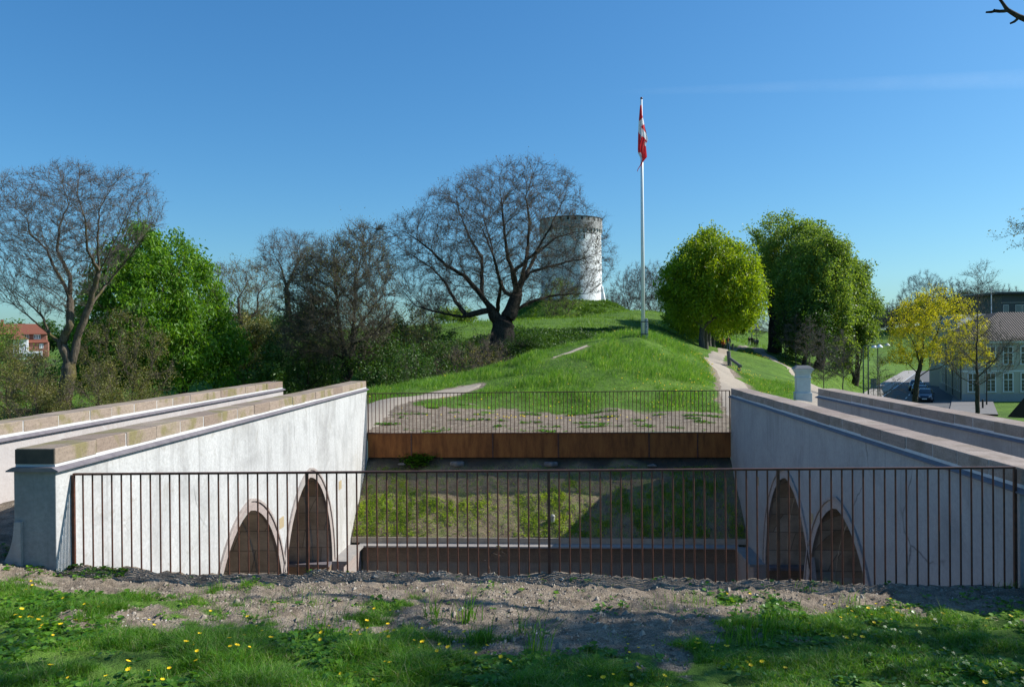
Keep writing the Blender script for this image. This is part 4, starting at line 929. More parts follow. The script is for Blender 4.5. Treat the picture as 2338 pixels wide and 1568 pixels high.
make_tree('young_tree', 'small multi-twigged bare shrub-like tree over the outer parapet by the lamps', 'tree', ob, 60, [(1975,905),(1985,870),(2003,800),(2012,800),(2035,850),(2060,880),(2050,925),(2010,935),(1980,925)], 1.2, 0.06, [[(2009,900,0),(2007,820,0)]],
    nattr=420, step=0.22, infl=1.6, kill=0.36, r0=0.007, twig_n=4, twig_L=0.4, twig_r=0.006, twigm='twig_purple')
print('trees done')
# ------------------------------------------------------------------ tower on its hill
D_T = 152; tb = at(1305, 694, D_T); tx, ty = tb[0], tb[1]; tz = 7.0
def tower():
    white = simple('tower_whitewash', (0.86, 0.86, 0.86), (0.78, 0.78, 0.78), 0.85, 0.6, 0, 0.1, 0.02)
    gry = simple('tower_grey_stone', (0.30, 0.295, 0.29), (0.42, 0.41, 0.40), 0.9, 2.5, 0, 0.3, 0.05)
    dk = simple('tower_dark', (0.03, 0.03, 0.035), (0.05, 0.05, 0.05), 0.7)
    top = at(1305, 503, D_T)[2]-tz; Rr = 6.0
    root = empty('water_tower', (tx, ty, tz), 0, 'round white tower with a grey battlemented top, on the grassy hill behind the oak', 'tower')
    MB().lathe([(Rr*0.985, -1.5), (Rr*0.965, top-4.2), (Rr*0.965, top-2.2)], n=72).build('tower_body', white, root, smooth=False)
    mb = MB(); n = 72
    mb.lathe([(Rr*1.0, top-2.0), (Rr*1.0, top-0.75), (Rr*0.9, top-0.75), (Rr*0.9, top-2.0)], n=n).build('parapet', gry, root)
    mb = MB()
    for k in range(28):                                  # merlons
        a = 2*math.pi*k/28; w = 0.155*1.0
        for q in range(3):
            a0 = a-w*0.5+w*q/3; a1 = a0+w/3
            P = [(r*math.cos(t), r*math.sin(t), z) for z in (top-0.76, top-0.14) for r, t in ((Rr*0.93, a0), (Rr*1.0, a0), (Rr*1.0, a1), (Rr*0.93, a1))]
            mb.hexa(P)
    mb.build('battlements', gry, root)
    mb = MB(); prof = [(Rr*0.9, top-0.14), (Rr*1.015, top-0.14), (Rr*1.015, top), (Rr*0.9, top)]
    mb.lathe(prof, n=72).build('rim', dk, root)
    mb = MB()
    for k in range(40):                                  # arched corbel frieze
        a = 2*math.pi*k/40
        M_ = Matrix.Rotation(a, 4, 'Z')
        pts = [(-0.40, 0), (-0.40, -0.95), (-0.30, -1.0), (-0.30, -0.55)]+[(-0.30*math.cos(t), -0.55+0.34*math.sin(t)) for t in [math.pi*i/8 for i in range(1, 8)]]+[(0.30, -0.55), (0.30, -1.0), (0.40, -0.95), (0.40, 0)]
        a_ = [mb.bm.verts.new(M_ @ Vector((Rr*0.955, u*1.16, top-1.96+v*0.75))) for u, v in pts]; b_ = [mb.bm.verts.new(M_ @ Vector((Rr*1.0, u*1.17, top-1.96+v*0.75))) for u, v in pts]
        mb.bm.faces.new(b_)
        for i in range(len(pts)): mb.bm.faces.new((a_[i], b_[i], b_[(i+1) % len(pts)], a_[(i+1) % len(pts)]))
    mb.build('corbel_frieze', gry, root)
    for ang, z in ((-1.15, top-4.2), (-0.55, top-4.2), (-0.9, 3.0), (-0.62, 1.0)):
        M_ = Matrix.Translation((0, 0, z)) @ Matrix.Rotation(ang, 4, 'Z')
        MB().box(Rr*0.96-0.05, Rr*0.975, -0.17, 0.17, 0, 0.7).build('window', dk, root, xf=M_)
    M_ = Matrix.Rotation(-0.2, 4, 'Z'); mb = MB()
    mb.hexa([(Rr*0.9, -0.5, -1.5), (Rr+0.9, -0.5, -1.5), (Rr+0.9, 0.5, -1.5), (Rr*0.9, 0.5, -1.5), (Rr*0.9, -0.5, 3.2), (Rr+0.05, -0.5, 3.2), (Rr+0.05, 0.5, 3.2), (Rr*0.9, 0.5, 3.2)])
    mb.build('buttress', white, root, xf=M_)
tower()

# ------------------------------------------------------------------ flagpole with hanging flag
D_F = 38.3
def flagpole():
    b = at(1469, 771, D_F); gz0 = g1(b[0], b[1]); top = at(1464.5, 228, D_F); H = top[2]-gz0
    root = empty('flagpole', (b[0], b[1], gz0), 0, 'tall white flagpole with red ball on the grassy mound', 'flagpole')
    pl_ = simple('pole_paint', (0.80, 0.81, 0.82), (0.76, 0.77, 0.78), 0.35, 3, 0, 0, 0.001)
    MB().tube([(0,0,0.1),(0,0,H*0.5),(0,0,H)], [0.085,0.075,0.045], 16).build('pole', pl_, root, smooth=True)
    mb = MB(); mb.lathe([(0.01,H),(0.05,H+0.015),(0.065,H+0.06),(0.05,H+0.10),(0.01,H+0.115)], n=16).build('finial', simple('red_ball', (0.12,0.01,0.015), (0.10,0.01,0.015), 0.3), root, smooth=True)
    gm_ = simple('weathered_post', (0.13,0.15,0.16), (0.50,0.52,0.53), 0.8, 16)
    mb = MB(); mb.box(0.09,0.22,-0.09,0.09,-0.1,0.86); mb.box(0.105,0.205,-0.09,0.09,0.86,0.92)
    mb.build('side_plank', gm_, root, bevel=0.02)
    mb = MB(); mb.box(-0.11,-0.087,-0.09,0.09,-0.1,0.80); mb.build('rear_plank', gm_, root, bevel=0.008)
    ir = simple('dark_iron', (0.03,0.03,0.035), (0.05,0.05,0.05), 0.5)
    for z in (0.14, 0.74): MB().box(-0.115,0.225,-0.10,0.10,z,z+0.035).build('clamp', ir, root)
    # halyard
    MB().tube([(-0.10,-0.05,0.8),(-0.085,-0.05,H*0.5),(-0.06,-0.04,H-0.05)], 0.006, 5).build('halyard', pl_, root)
    # flag: a hanging pleated cloth; outline from top to bottom (height below the pole top, left, right) in metres
    s = D_F/F/1.752/4.356
    X0 = 378; rows = [(262,350,376),(330,341,384),(420,333,388),(480,327,401),(560,320,417),(640,316,434),(740,311,457),(800,309,470),(865,306,481),(900,305,462),(940,304,446),(1000,302,448),(1040,301,452),(1100,309,458),(1160,340,462),(1200,362,430),(1240,364,398),(1290,345,362),(1340,315,330),(1385,290,302),(1410,290,298)]
    nc = 15; V = []; red, wht = [], []
    for iy, (y, xl, xr) in enumerate(rows):
        for c in range(nc):
            t = c/(nc-1); x = xl+(xr-xl)*t; ph = t*math.pi*3.2+iy*0.22
            V.append(((x-X0)*s, -0.10-0.05*math.sin(ph)*min(1, (xr-xl)/60)-0.03*math.sin(iy*0.7+t*2), H-(y-150)*s))
    V = np.array(V); n = len(rows); i, c = np.meshgrid(np.arange(n-1), np.arange(nc-1), indexing='ij'); i = i.ravel(); c = c.ravel()
    Q = np.stack([i*nc+c, i*nc+c+1, (i+1)*nc+c+1, (i+1)*nc+c], 1)
    # finer: subdivide rows for crisp colour edges
    VV = []; sub = 6
    for r in range(n-1):
        for q in range(sub):
            t = q/sub; VV.append(V[r*nc:(r+1)*nc]*(1-t)+V[(r+1)*nc:(r+2)*nc]*t)
    VV.append(V[(n-1)*nc:]); m = len(VV); VV = np.concatenate(VV)
    i, c = np.meshgrid(np.arange(m-1), np.arange(nc-1), indexing='ij'); i = i.ravel(); c = c.ravel(); Q = np.stack([i*nc+c, i*nc+c+1, (i+1)*nc+c+1, (i+1)*nc+c], 1)
    cen = VV[Q].mean(1); pz = np.stack([cen[:,0]/s+X0, (H-cen[:,2])/s+150], 1)
    whites = [[(300,562),(400,472),(430,572),(357,636),(500,800),(500,900),(462,878),(300,712)], [(418,928),(436,895),(450,905),(450,970),(440,975)], [(300,1090),(345,1070),(372,1110),(372,1200),(340,1190)]]
    w = np.zeros(len(Q), int)
    for pgn in whites: w |= in_poly(pz, pgn).astype(int)
    def cloth(nm, col):
        m_, n_, l_, b_ = new_mat(nm); b_.inputs['Base Color'].default_value = (*col, 1); b_.inputs['Roughness'].default_value = 0.8
        t_ = n_.new('ShaderNodeBsdfTranslucent'); t_.inputs['Color'].default_value = (*col, 1); x_ = n_.new('ShaderNodeMixShader'); x_.inputs[0].default_value = 0.35
        bump(n_, l_, b_, noise(n_, l_, 9, 4, 0.6, coords(n_, l_, (1, 1, 0.3), True)), 0.4, 0.03)
        l_.new(b_.outputs[0], x_.inputs[1]); l_.new(t_.outputs[0], x_.inputs[2]); l_.new(x_.outputs[0], n_['Material Output'].inputs['Surface']); return m_
    f = np_mesh('flag', VV+np.array([b[0], b[1], gz0]), [Q], [cloth('flag_red', (0.62, 0.03, 0.04)), cloth('flag_white', (0.80, 0.78, 0.80))], smooth=True, matidx=w)
    tag(f, 'red and white cross flag hanging limp from the flagpole', 'flag')
    # small post beside the pole and a low bench-like block
    c_ = at(1492, 768, 42); zc = g1(c_[0], c_[1])
    o = empty('wooden_post', (c_[0], c_[1], zc), 0, 'short dark post with a grey block, right of the flagpole foot', 'post')
    MB().tube([(0.14,0,-0.2),(0.14,0,0.42)], 0.055, 10).build('post', M['dark_wood'], o)
    MB().box(-0.24,0.07,-0.1,0.1,-0.1,0.22).build('block', simple('grey_block', (0.35,0.42,0.46), (0.28,0.33,0.36), 0.7), o, bevel=0.02)
flagpole()

# ------------------------------------------------------------------ white pillar
def pillar():
    D = 34.5; a, b = xy(1832, D); z0 = at(1836, 917, D)[2]; H = at(1836, 836, D)[2]-z0
    wp = simple('pillar_paint', (0.52, 0.58, 0.60), (0.45, 0.50, 0.52), 0.75, 5, 0, 0.2, 0.01)
    root = empty('stone_pillar', (a, b, z0), math.radians(-8), 'pale square pillar with a moulded cap, in the grass beside the path', 'pillar'); root.scale = (0.85, 0.85, 1)
    MB().box(-0.34,0.34,-0.34,0.34,0,H-0.30).build('shaft', wp, root, bevel=0.012)
    MB().box(-0.40,0.40,-0.40,0.40,0,0.42).build('plinth', wp, root, bevel=0.02)
    MB().box(-0.37,0.37,-0.37,0.37,H-0.52,H-0.46).build('moulding', wp, root, bevel=0.01)
    for k, (w, z, h) in enumerate(((0.38,H-0.30,0.07),(0.42,H-0.23,0.07),(0.47,H-0.16,0.06))): MB().box(-w,w,-w,w,z,z+h-0.002).build('moulding', wp, root, bevel=0.012)
    mb = MB(); w = 0.50; t = 0.30; mb.hexa([(-w,-w,H-0.10),(w,-w,H-0.10),(w,w,H-0.10),(-w,w,H-0.10),(-t,-t,H+0.03),(t,-t,H+0.03),(t,t,H+0.03),(-t,t,H+0.03)])
    mb.build('cap_slab', simple('lead_cap', (0.20,0.20,0.20), (0.13,0.13,0.14), 0.6), root, bevel=0.01)
pillar()

# ------------------------------------------------------------------ wooden rail by the path
def wood_rail():
    D = 52; p0 = at(1666, 834, D); g0 = g1(p0[0], p0[1]); p1 = at(1688, 842, 49.5); gg1 = g1(p1[0], p1[1])
    root = empty('wooden_rail', (p0[0], p0[1], g0), 0, 'weathered timber rail of two thick posts and a sloping beam by the path', 'fence'); o = Vector((p0[0], p0[1], g0))
    a = Vector((p0[0], p0[1], g0)); b = Vector((p1[0], p1[1], gg1))
    MB().tube([Vector((0.03,0,-0.3)), Vector((-0.06,0.05,0.98))], [0.14,0.13], 12).build('post', M['dark_wood'], root, bevel=0.01)
    MB().tube([b-o+Vector((-0.1,0,-0.3)), b-o+Vector((0.03,0,0.44))], 0.11, 12).build('post', M['dark_wood'], root, bevel=0.01)
    MB().tube([Vector((0.0,0.0,0.50)), b-o+Vector((0.06,-0.10,0.40))], 0.10, 12).build('beam', M['dark_wood'], root, bevel=0.01)
wood_rail()
c_ = at(1673, 790, 97); z = g1(c_[0], c_[1]); mb = MB(); mb.tube([(0,0,-0.2),(0,0,1.05)], 0.13, 12)
o = mb.build('wooden_post', M['dark_wood'], bevel=0.02); o.location = (c_[0], c_[1], z); tag(o, 'short wooden bollard in the grass behind the couple', 'post')
# grey pile on the slope
c_ = at(1925, 852, 76); z = g1(c_[0], c_[1])
o = empty('compost_bin', (c_[0], c_[1], z), 0.3, 'low dark slatted bin on the grass slope behind the lowest young tree', 'bin')
for k in range(4): MB().box(-0.8, 0.8, -0.5, 0.5, k*0.2, k*0.2+0.13).build('slat_course', M['dark_wood'], o)

# ------------------------------------------------------------------ people
def skin_fig(name, label, px, D, h, face_yaw, coat, legs, hair, skin=(0.35,0.2,0.14), stride=0.16, long_coat=False, extra=None, bag=None):
    a, b = xy(px, D); z0 = g1(a, b)+0.03; root = empty(name, (a, b, z0), face_yaw, label, 'person'); k = h/1.75
    def body(nm, verts, edges, radii_, mat, sub=2):
        me = bpy.data.meshes.new(nm); me.from_pydata([tuple(c*k for c in v) for v in verts], edges, []); o = bpy.data.objects.new(nm, me); COL.objects.link(o)
        o.parent = root; m_ = o.modifiers.new('skin', 'SKIN'); me.skin_vertices.new() if not me.skin_vertices else None
        for i, r in enumerate(radii_): me.skin_vertices[0].data[i].radius = (r[0]*k, r[1]*k) if isinstance(r, tuple) else (r*k, r*k); me.skin_vertices[0].data[i].use_root = (i == 0)
        s_ = o.modifiers.new('sub', 'SUBSURF'); s_.levels = sub; s_.render_levels = sub; me.materials.append(mat); return o
    s = stride
    V = [(0,0,0.95),(0,0.0,1.12),(0,0.01,1.32),(0,0.0,1.44),(0,-0.02,1.52),(0,-0.03,1.63),(0,-0.03,1.72),
         (0.09,0,0.88),(0.10,-s*0.5,0.50),(0.10,-s,0.09),(0.10,-s-0.13,0.04), (-0.09,0,0.88),(-0.10,s*0.3,0.50),(-0.10,s,0.10),(-0.10,s-0.12,0.04),
         (0.18,0,1.40),(0.25,0.04,1.14),(0.24,-0.06,0.90),(0.24,-0.09,0.80), (-0.18,0,1.40),(-0.25,-0.02,1.14),(-0.24,-0.10,0.90),(-0.24,-0.14,0.80)]
    E = [(0,1),(1,2),(2,3),(3,4),(4,5),(5,6),(0,7),(7,8),(8,9),(9,10),(0,11),(11,12),(12,13),(13,14),(3,15),(15,16),(16,17),(17,18),(3,19),(19,20),(20,21),(21,22)]
    Rr = [(0.15,0.11),(0.14,0.10),(0.16,0.115),(0.10,0.08),0.055,(0.075,0.09),(0.06,0.07),0.085,0.06,0.042,0.035,0.085,0.06,0.042,0.035,0.06,0.045,0.036,0.03,0.06,0.045,0.036,0.03]
    cl = lambda nm, c: simple(nm, c, tuple(x*0.8 for x in c), 0.8, 8, 0, 0.1)
    body('body', V, E, Rr, cl('skin', skin))
    # clothes follow the limbs a little outside the body
    lo = 0.72 if long_coat else 0.88
    body('coat', [(0,0,lo),(0,0,1.05),(0,0.01,1.30),(0,0,1.43),(0.17,0,1.40),(0.255,0.04,1.14),(0.245,-0.06,0.93),(-0.17,0,1.40),(-0.255,-0.02,1.14),(-0.245,-0.10,0.93)],
         [(0,1),(1,2),(2,3),(3,4),(4,5),(5,6),(3,7),(7,8),(8,9)], [(0.19,0.16),(0.175,0.14),(0.185,0.145),(0.11,0.10),0.08,0.062,0.052,0.08,0.062,0.052], cl('coat', coat))
    body('trousers', [(0,0,0.95),(0.09,0,0.86),(0.10,-s*0.5,0.50),(0.10,-s,0.12),(-0.09,0,0.86),(-0.10,s*0.3,0.50),(-0.10,s,0.13)], [(0,1),(1,2),(2,3),(0,4),(4,5),(5,6)],
         [(0.155,0.12),0.10,0.075,0.06,0.10,0.075,0.06], cl('trousers', legs))
    for sx2, yy in ((0.10,-s-0.02),(-0.10,s-0.02)):
        mb = MB(); mb.box(sx2-0.05, sx2+0.05, yy-0.16, yy+0.09, 0.0, 0.09); mb.build('shoe', cl('shoe', (0.02,0.02,0.02)), root, bevel=0.02, xf=Matrix.Scale(k, 4))
    mb = MB(); bmesh.ops.create_icosphere(mb.bm, subdivisions=3, radius=0.115); mb.bm.transform(Matrix.Translation((0, 0.015, 1.685)) @ Matrix.Diagonal((0.88, 1.02, 0.95, 1)))
    for v in list(mb.bm.verts):
        if v.co.y < -0.02 and v.co.z < 1.72: mb.bm.verts.remove(v)
    mb.build('hair', cl('hair', hair), root, smooth=True, xf=Matrix.Scale(k, 4))
    # nose and ears on the head
    mb = MB(); mb.hexa([(-0.015,-0.13,1.61),(0.015,-0.13,1.61),(0.012,-0.10,1.61),(-0.012,-0.10,1.61),(-0.008,-0.11,1.67),(0.008,-0.11,1.67),(0.008,-0.10,1.67),(-0.008,-0.10,1.67)]); mb.build('nose', cl('skin2', skin), root, xf=Matrix.Scale(k, 4))
    if extra: body('open_front', [(0,-0.10,0.98),(0,-0.115,1.2),(0,-0.10,1.38)], [(0,1),(1,2)], [(0.06,0.05)]*3, cl('front', extra))
    if bag: MB().box(-0.13,0.13,0.12,0.28,1.02,1.42).build('backpack', cl('pack', bag), root, bevel=0.04, xf=Matrix.Scale(k, 4))
    return root
skin_fig('person', 'person in a knee-length orange coat and pale hat walking towards us on the gravel path', 1651.5, 88, 1.62, 0.1, (0.42,0.10,0.02), (0.02,0.02,0.025), (0.55,0.53,0.50), stride=0.10, long_coat=True)
skin_fig('person', 'grey-haired person in dark jacket over orange, walking towards us right of the orange coat', 1662.5, 87, 1.80, -0.1, (0.03,0.035,0.05), (0.04,0.07,0.13), (0.45,0.43,0.40), extra=(0.48,0.14,0.03), stride=0.12)
skin_fig('person', 'person in black jacket and pale trousers, leftmost of the group walking away', 1711, 133, 1.62, 3.3, (0.01,0.01,0.014), (0.40,0.38,0.35), (0.30,0.28,0.25), stride=0.22)
skin_fig('person', 'tallest person all in black in the middle of the group walking away', 1717, 134, 1.82, 3.1, (0.008,0.008,0.01), (0.015,0.015,0.018), (0.20,0.18,0.15), stride=0.15)
skin_fig('person', 'person with a grey backpack in the group walking away', 1723.5, 134, 1.60, 3.1, (0.05,0.055,0.07), (0.015,0.015,0.02), (0.05,0.04,0.03), stride=0.12, bag=(0.12,0.12,0.14))
skin_fig('person', 'person in a dark blue jacket, rightmost of the group walking away', 1729, 136, 1.72, 3.0, (0.02,0.03,0.055), (0.02,0.025,0.04), (0.05,0.04,0.03), stride=0.12)

# ------------------------------------------------------------------ street, buildings, cars, lamps
ka = math.atan2(kd[1], kd[0])
def st_pt(side, along, z=0.0): return (KA[0]+kn[0]*side+kd[0]*along, KA[1]+kn[1]*side+kd[1]*along, STREET_Z+z)
def strip(name, s0, s1, a0, a1, z, mat, kind='structure', thick=None):
    mb = MB(); n = 24
    for q in range(n):
        A0 = a0+(a1-a0)*q/n; A1 = a0+(a1-a0)*(q+1)/n
        P = [st_pt(s0, A0, z), st_pt(s1, A0, z), st_pt(s1, A1, z), st_pt(s0, A1, z)]
        mb.bm.faces.new([mb.bm.verts.new(p) for p in P])
        if thick:
            for u in (s0, s1): mb.bm.faces.new([mb.bm.verts.new(p) for p in (st_pt(u, A0, z), st_pt(u, A1, z), st_pt(u, A1, z-thick), st_pt(u, A0, z-thick))])
    bmesh.ops.remove_doubles(mb.bm, verts=mb.bm.verts[:], dist=1e-4)
    return tag(mb.build(name, mat), kind=kind)
asph = simple('asphalt', (0.085,0.085,0.09), (0.13,0.13,0.135), 0.9, 2, 0, 0.3, 0.01)
pav = simple('pavement', (0.36,0.33,0.30), (0.28,0.26,0.24), 0.9, 3)
strip('road', 0, 8.2, -40, 105, 0.05, asph); strip('pavement', -2.6, 0, -40, 100, 0.17, pav, thick=0.25); strip('pavement', 8.2, 12.4, -24, 30, 0.17, simple('dark_paving', (0.16,0.15,0.15), (0.2,0.19,0.18), 0.9, 3), thick=0.25)
for k in range(9): strip('lane_marking', 3.0, 3.14, -10+k*6, -7+k*6, 0.056, M['white_paint'])
strip('road_marking', 0.12, 0.26, -20, 90, 0.056, M['white_paint'])
CARP = simple('car_paint', (0.012,0.022,0.055), (0.010,0.018,0.045), 0.22, 1, 0, 0, 0.001, 0.6)
def car():
    root = empty('parked_car', (0,0,0)); L, W, H = 4.3, 1.78, 1.50          # front towards -Y
    gl = simple('car_glass', (0.015,0.02,0.03), (0.02,0.03,0.04), 0.08, 1, 0, 0, 0.001, 0.8); blk = simple('car_black', (0.01,0.01,0.01), (0.015,0.015,0.015), 0.6)
    def sect(y, w, z0, z1, w2=None): w2 = w2 or w; return [(-w/2,y,z0),(w/2,y,z0),(w/2*1.0,y,(z0+z1)/2),(w2/2,y,z1),(-w2/2,y,z1),(-w/2,y,(z0+z1)/2)]
    def loft(nm, secs, mat, bev=0.04):
        mb = MB(); R_ = [[mb.bm.verts.new(p) for p in s_] for s_ in secs]
        for a, b in zip(R_[:-1], R_[1:]):
            for i in range(6): mb.bm.faces.new((a[i], a[(i+1)%6], b[(i+1)%6], b[i]))
        mb.bm.faces.new(R_[0][::-1]); mb.bm.faces.new(R_[-1]); return mb.build(nm, mat, root, bevel=bev, smooth=True)
    loft('body', [sect(-2.12,1.5,0.25,0.62,1.35), sect(-1.95,1.72,0.20,0.78,1.5), sect(-1.1,1.78,0.20,0.98,1.6), sect(0.9,1.78,0.20,1.02,1.66), sect(1.9,1.74,0.22,1.02,1.6), sect(2.12,1.6,0.3,0.9,1.45)], CARP)
    loft('cabin', [sect(-1.15,1.5,0.92,0.98,1.45), sect(-0.45,1.58,0.95,1.42,1.18), sect(0.3,1.58,0.95,1.50,1.2), sect(1.3,1.56,0.95,1.46,1.16), sect(1.95,1.5,0.92,1.04,1.4)], gl, 0.03)
    loft('roof', [sect(-0.42,1.2,1.42,1.455,1.12), sect(0.3,1.22,1.49,1.53,1.14), sect(1.3,1.18,1.45,1.49,1.1)]+[], CARP, 0.01)
    for s_ in (-1, 1):
        for y in (-1.35, 1.35):
            w = empty('wheel', (0,0,0)); w.parent = root; w.location = (s_*0.78, y, 0.31)
            MB().tube([(-0.10,0,0),(0.10,0,0)], 0.31, 20).build('tyre', blk, w, bevel=0.02); MB().tube([(s_*0.102,0,0),(s_*0.115,0,0)], 0.19, 14).build('rim', simple('rim', (0.4,0.4,0.42), (0.3,0.3,0.3), 0.3, 1, 1), w)
        MB().hexa([(s_*0.44,-2.135,0.60),(s_*0.76,-2.02,0.62),(s_*0.76,-1.9,0.62),(s_*0.44,-1.95,0.60),(s_*0.46,-2.08,0.76),(s_*0.74,-1.97,0.78),(s_*0.74,-1.88,0.78),(s_*0.46,-1.92,0.76)]).build('headlight', simple('lamp_glass', (0.6,0.62,0.65), (0.5,0.5,0.5), 0.1), root, bevel=0.01)
        MB().box(s_*0.88 if s_ > 0 else -1.04, 1.04 if s_ > 0 else -0.88, -0.78, -0.62, 0.98, 1.12).build('mirror', CARP, root, bevel=0.02)
    MB().box(-0.62,0.62,-2.14,-2.05,0.30,0.50).build('grille', blk, root, bevel=0.02)
    MB().box(-0.26,0.26,-2.165,-2.145,0.37,0.48).build('number_plate', M['white_paint'], root)
    return root
c0 = car(); tag(c0, 'dark blue parked car facing us, nearest of the row at the kerb', 'car', 'cars parked along the street')
rot = math.atan2(kd[1], kd[0])-math.pi/2
for k in range(4):
    c = c0 if k == 0 else copy_tree(c0)
    px, D = [(2113,95),(2104.5,101.5),(2099,108),(2092,114.5)][k]; p = at(px, 925, D); c.location = (p[0], p[1], STREET_Z+0.055); c.rotation_euler[2] = rot
    if k: c['label'] = ['', 'second dark car in the parked row, close behind the nearest', 'third dark car in the parked row beside the maple trunk', 'farthest dark car in the row, left of the maple trunk'][k]
# street lamps
def lamp(px, D, ytop, side, label):
    a, b = xy(px, D); z0 = g1(a, b); H = at(px, ytop, D)[2]-z0; root = empty('street_lamp', (a, b, z0), 0, label, 'street lamp', 'street lamps beside the slope')
    gm_ = simple('lamp_pole', (0.05,0.07,0.06), (0.08,0.1,0.09), 0.5)
    MB().tube([(0,0,0),(0,0,H*0.5),(0,0,H-0.06)], [0.07,0.055,0.045], 10).build('pole', gm_, root)
    w = 0.95*side; MB().tube([(0,0,H-0.06),(w*0.2,0,H),(w*0.8,0,H-0.0)], 0.03, 8).build('arm', gm_, root)
    mb = MB(); mb.lathe([(0.06,0.0),(0.10,-0.03),(0.24,-0.18),(0.26,-0.24)], (w*0.92,0,H+0.06), 16).build('lamp_head', simple('lamp_white', (0.75,0.76,0.78), (0.7,0.7,0.7), 0.35), root)
lamp(1971, 66, 789, 1, 'leftmost green street lamp beside the grass slope'); lamp(1982, 62, 788, 1, 'middle green street lamp, slightly in front of its neighbour'); lamp(2004, 74, 785, 1, 'third green street lamp with its head to the right, nearer the street')
a, b = xy(1994, 72); z0 = g1(a, b); o = empty('traffic_sign', (a, b, z0), 0.0, 'grey back of a square sign on a thin post between the street lamps', 'sign')
MB().tube([(0,0,0),(0,0,3.1)], 0.03, 8).build('post', M['dark_wood'], o); MB().box(-0.28,0.28,-0.02,0.0,2.2,3.1).build('sign_plate', simple('sign_back', (0.14,0.16,0.18), (0.17,0.19,0.2), 0.6), o, bevel=0.008)
for px, D in ((2056.5, 82), (2088, 84), (1993+250, 84)):
    a, b = xy(px, D); mb = MB(); mb.lathe([(0.09,-0.1),(0.09,0.85),(0.07,0.93),(0.02,0.96)], n=14); o = mb.build('bollard', simple('bollard_iron', (0.015,0.016,0.02), (0.02,0.02,0.022), 0.5)); o.location = (a, b, STREET_Z+0.15)
    tag(o, {2056.5:'black bollard behind the outer parapet, left of its twin',2088:'black bollard right of its twin on the dark paving',2243:'black bollard at the corner of the cream building'}[px], 'bollard', 'black bollards on the paving')
a, b = xy(2252, 88); z0 = STREET_Z; o = empty('street_lamp', (a, b, z0), 0, 'dark thin lamp post against the cream building front', 'street lamp')
MB().tube([(0,0,0),(0,0,6.2)], [0.08,0.05], 10).build('pole', simple('dark_post', (0.02,0.02,0.025), (0.03,0.03,0.03), 0.5), o); MB().lathe([(0.05,6.2),(0.2,6.35),(0.14,6.6),(0.03,6.7)], n=14).build('lamp_head', simple('dark_post2', (0.03,0.03,0.035), (0.03,0.03,0.03), 0.5), o)

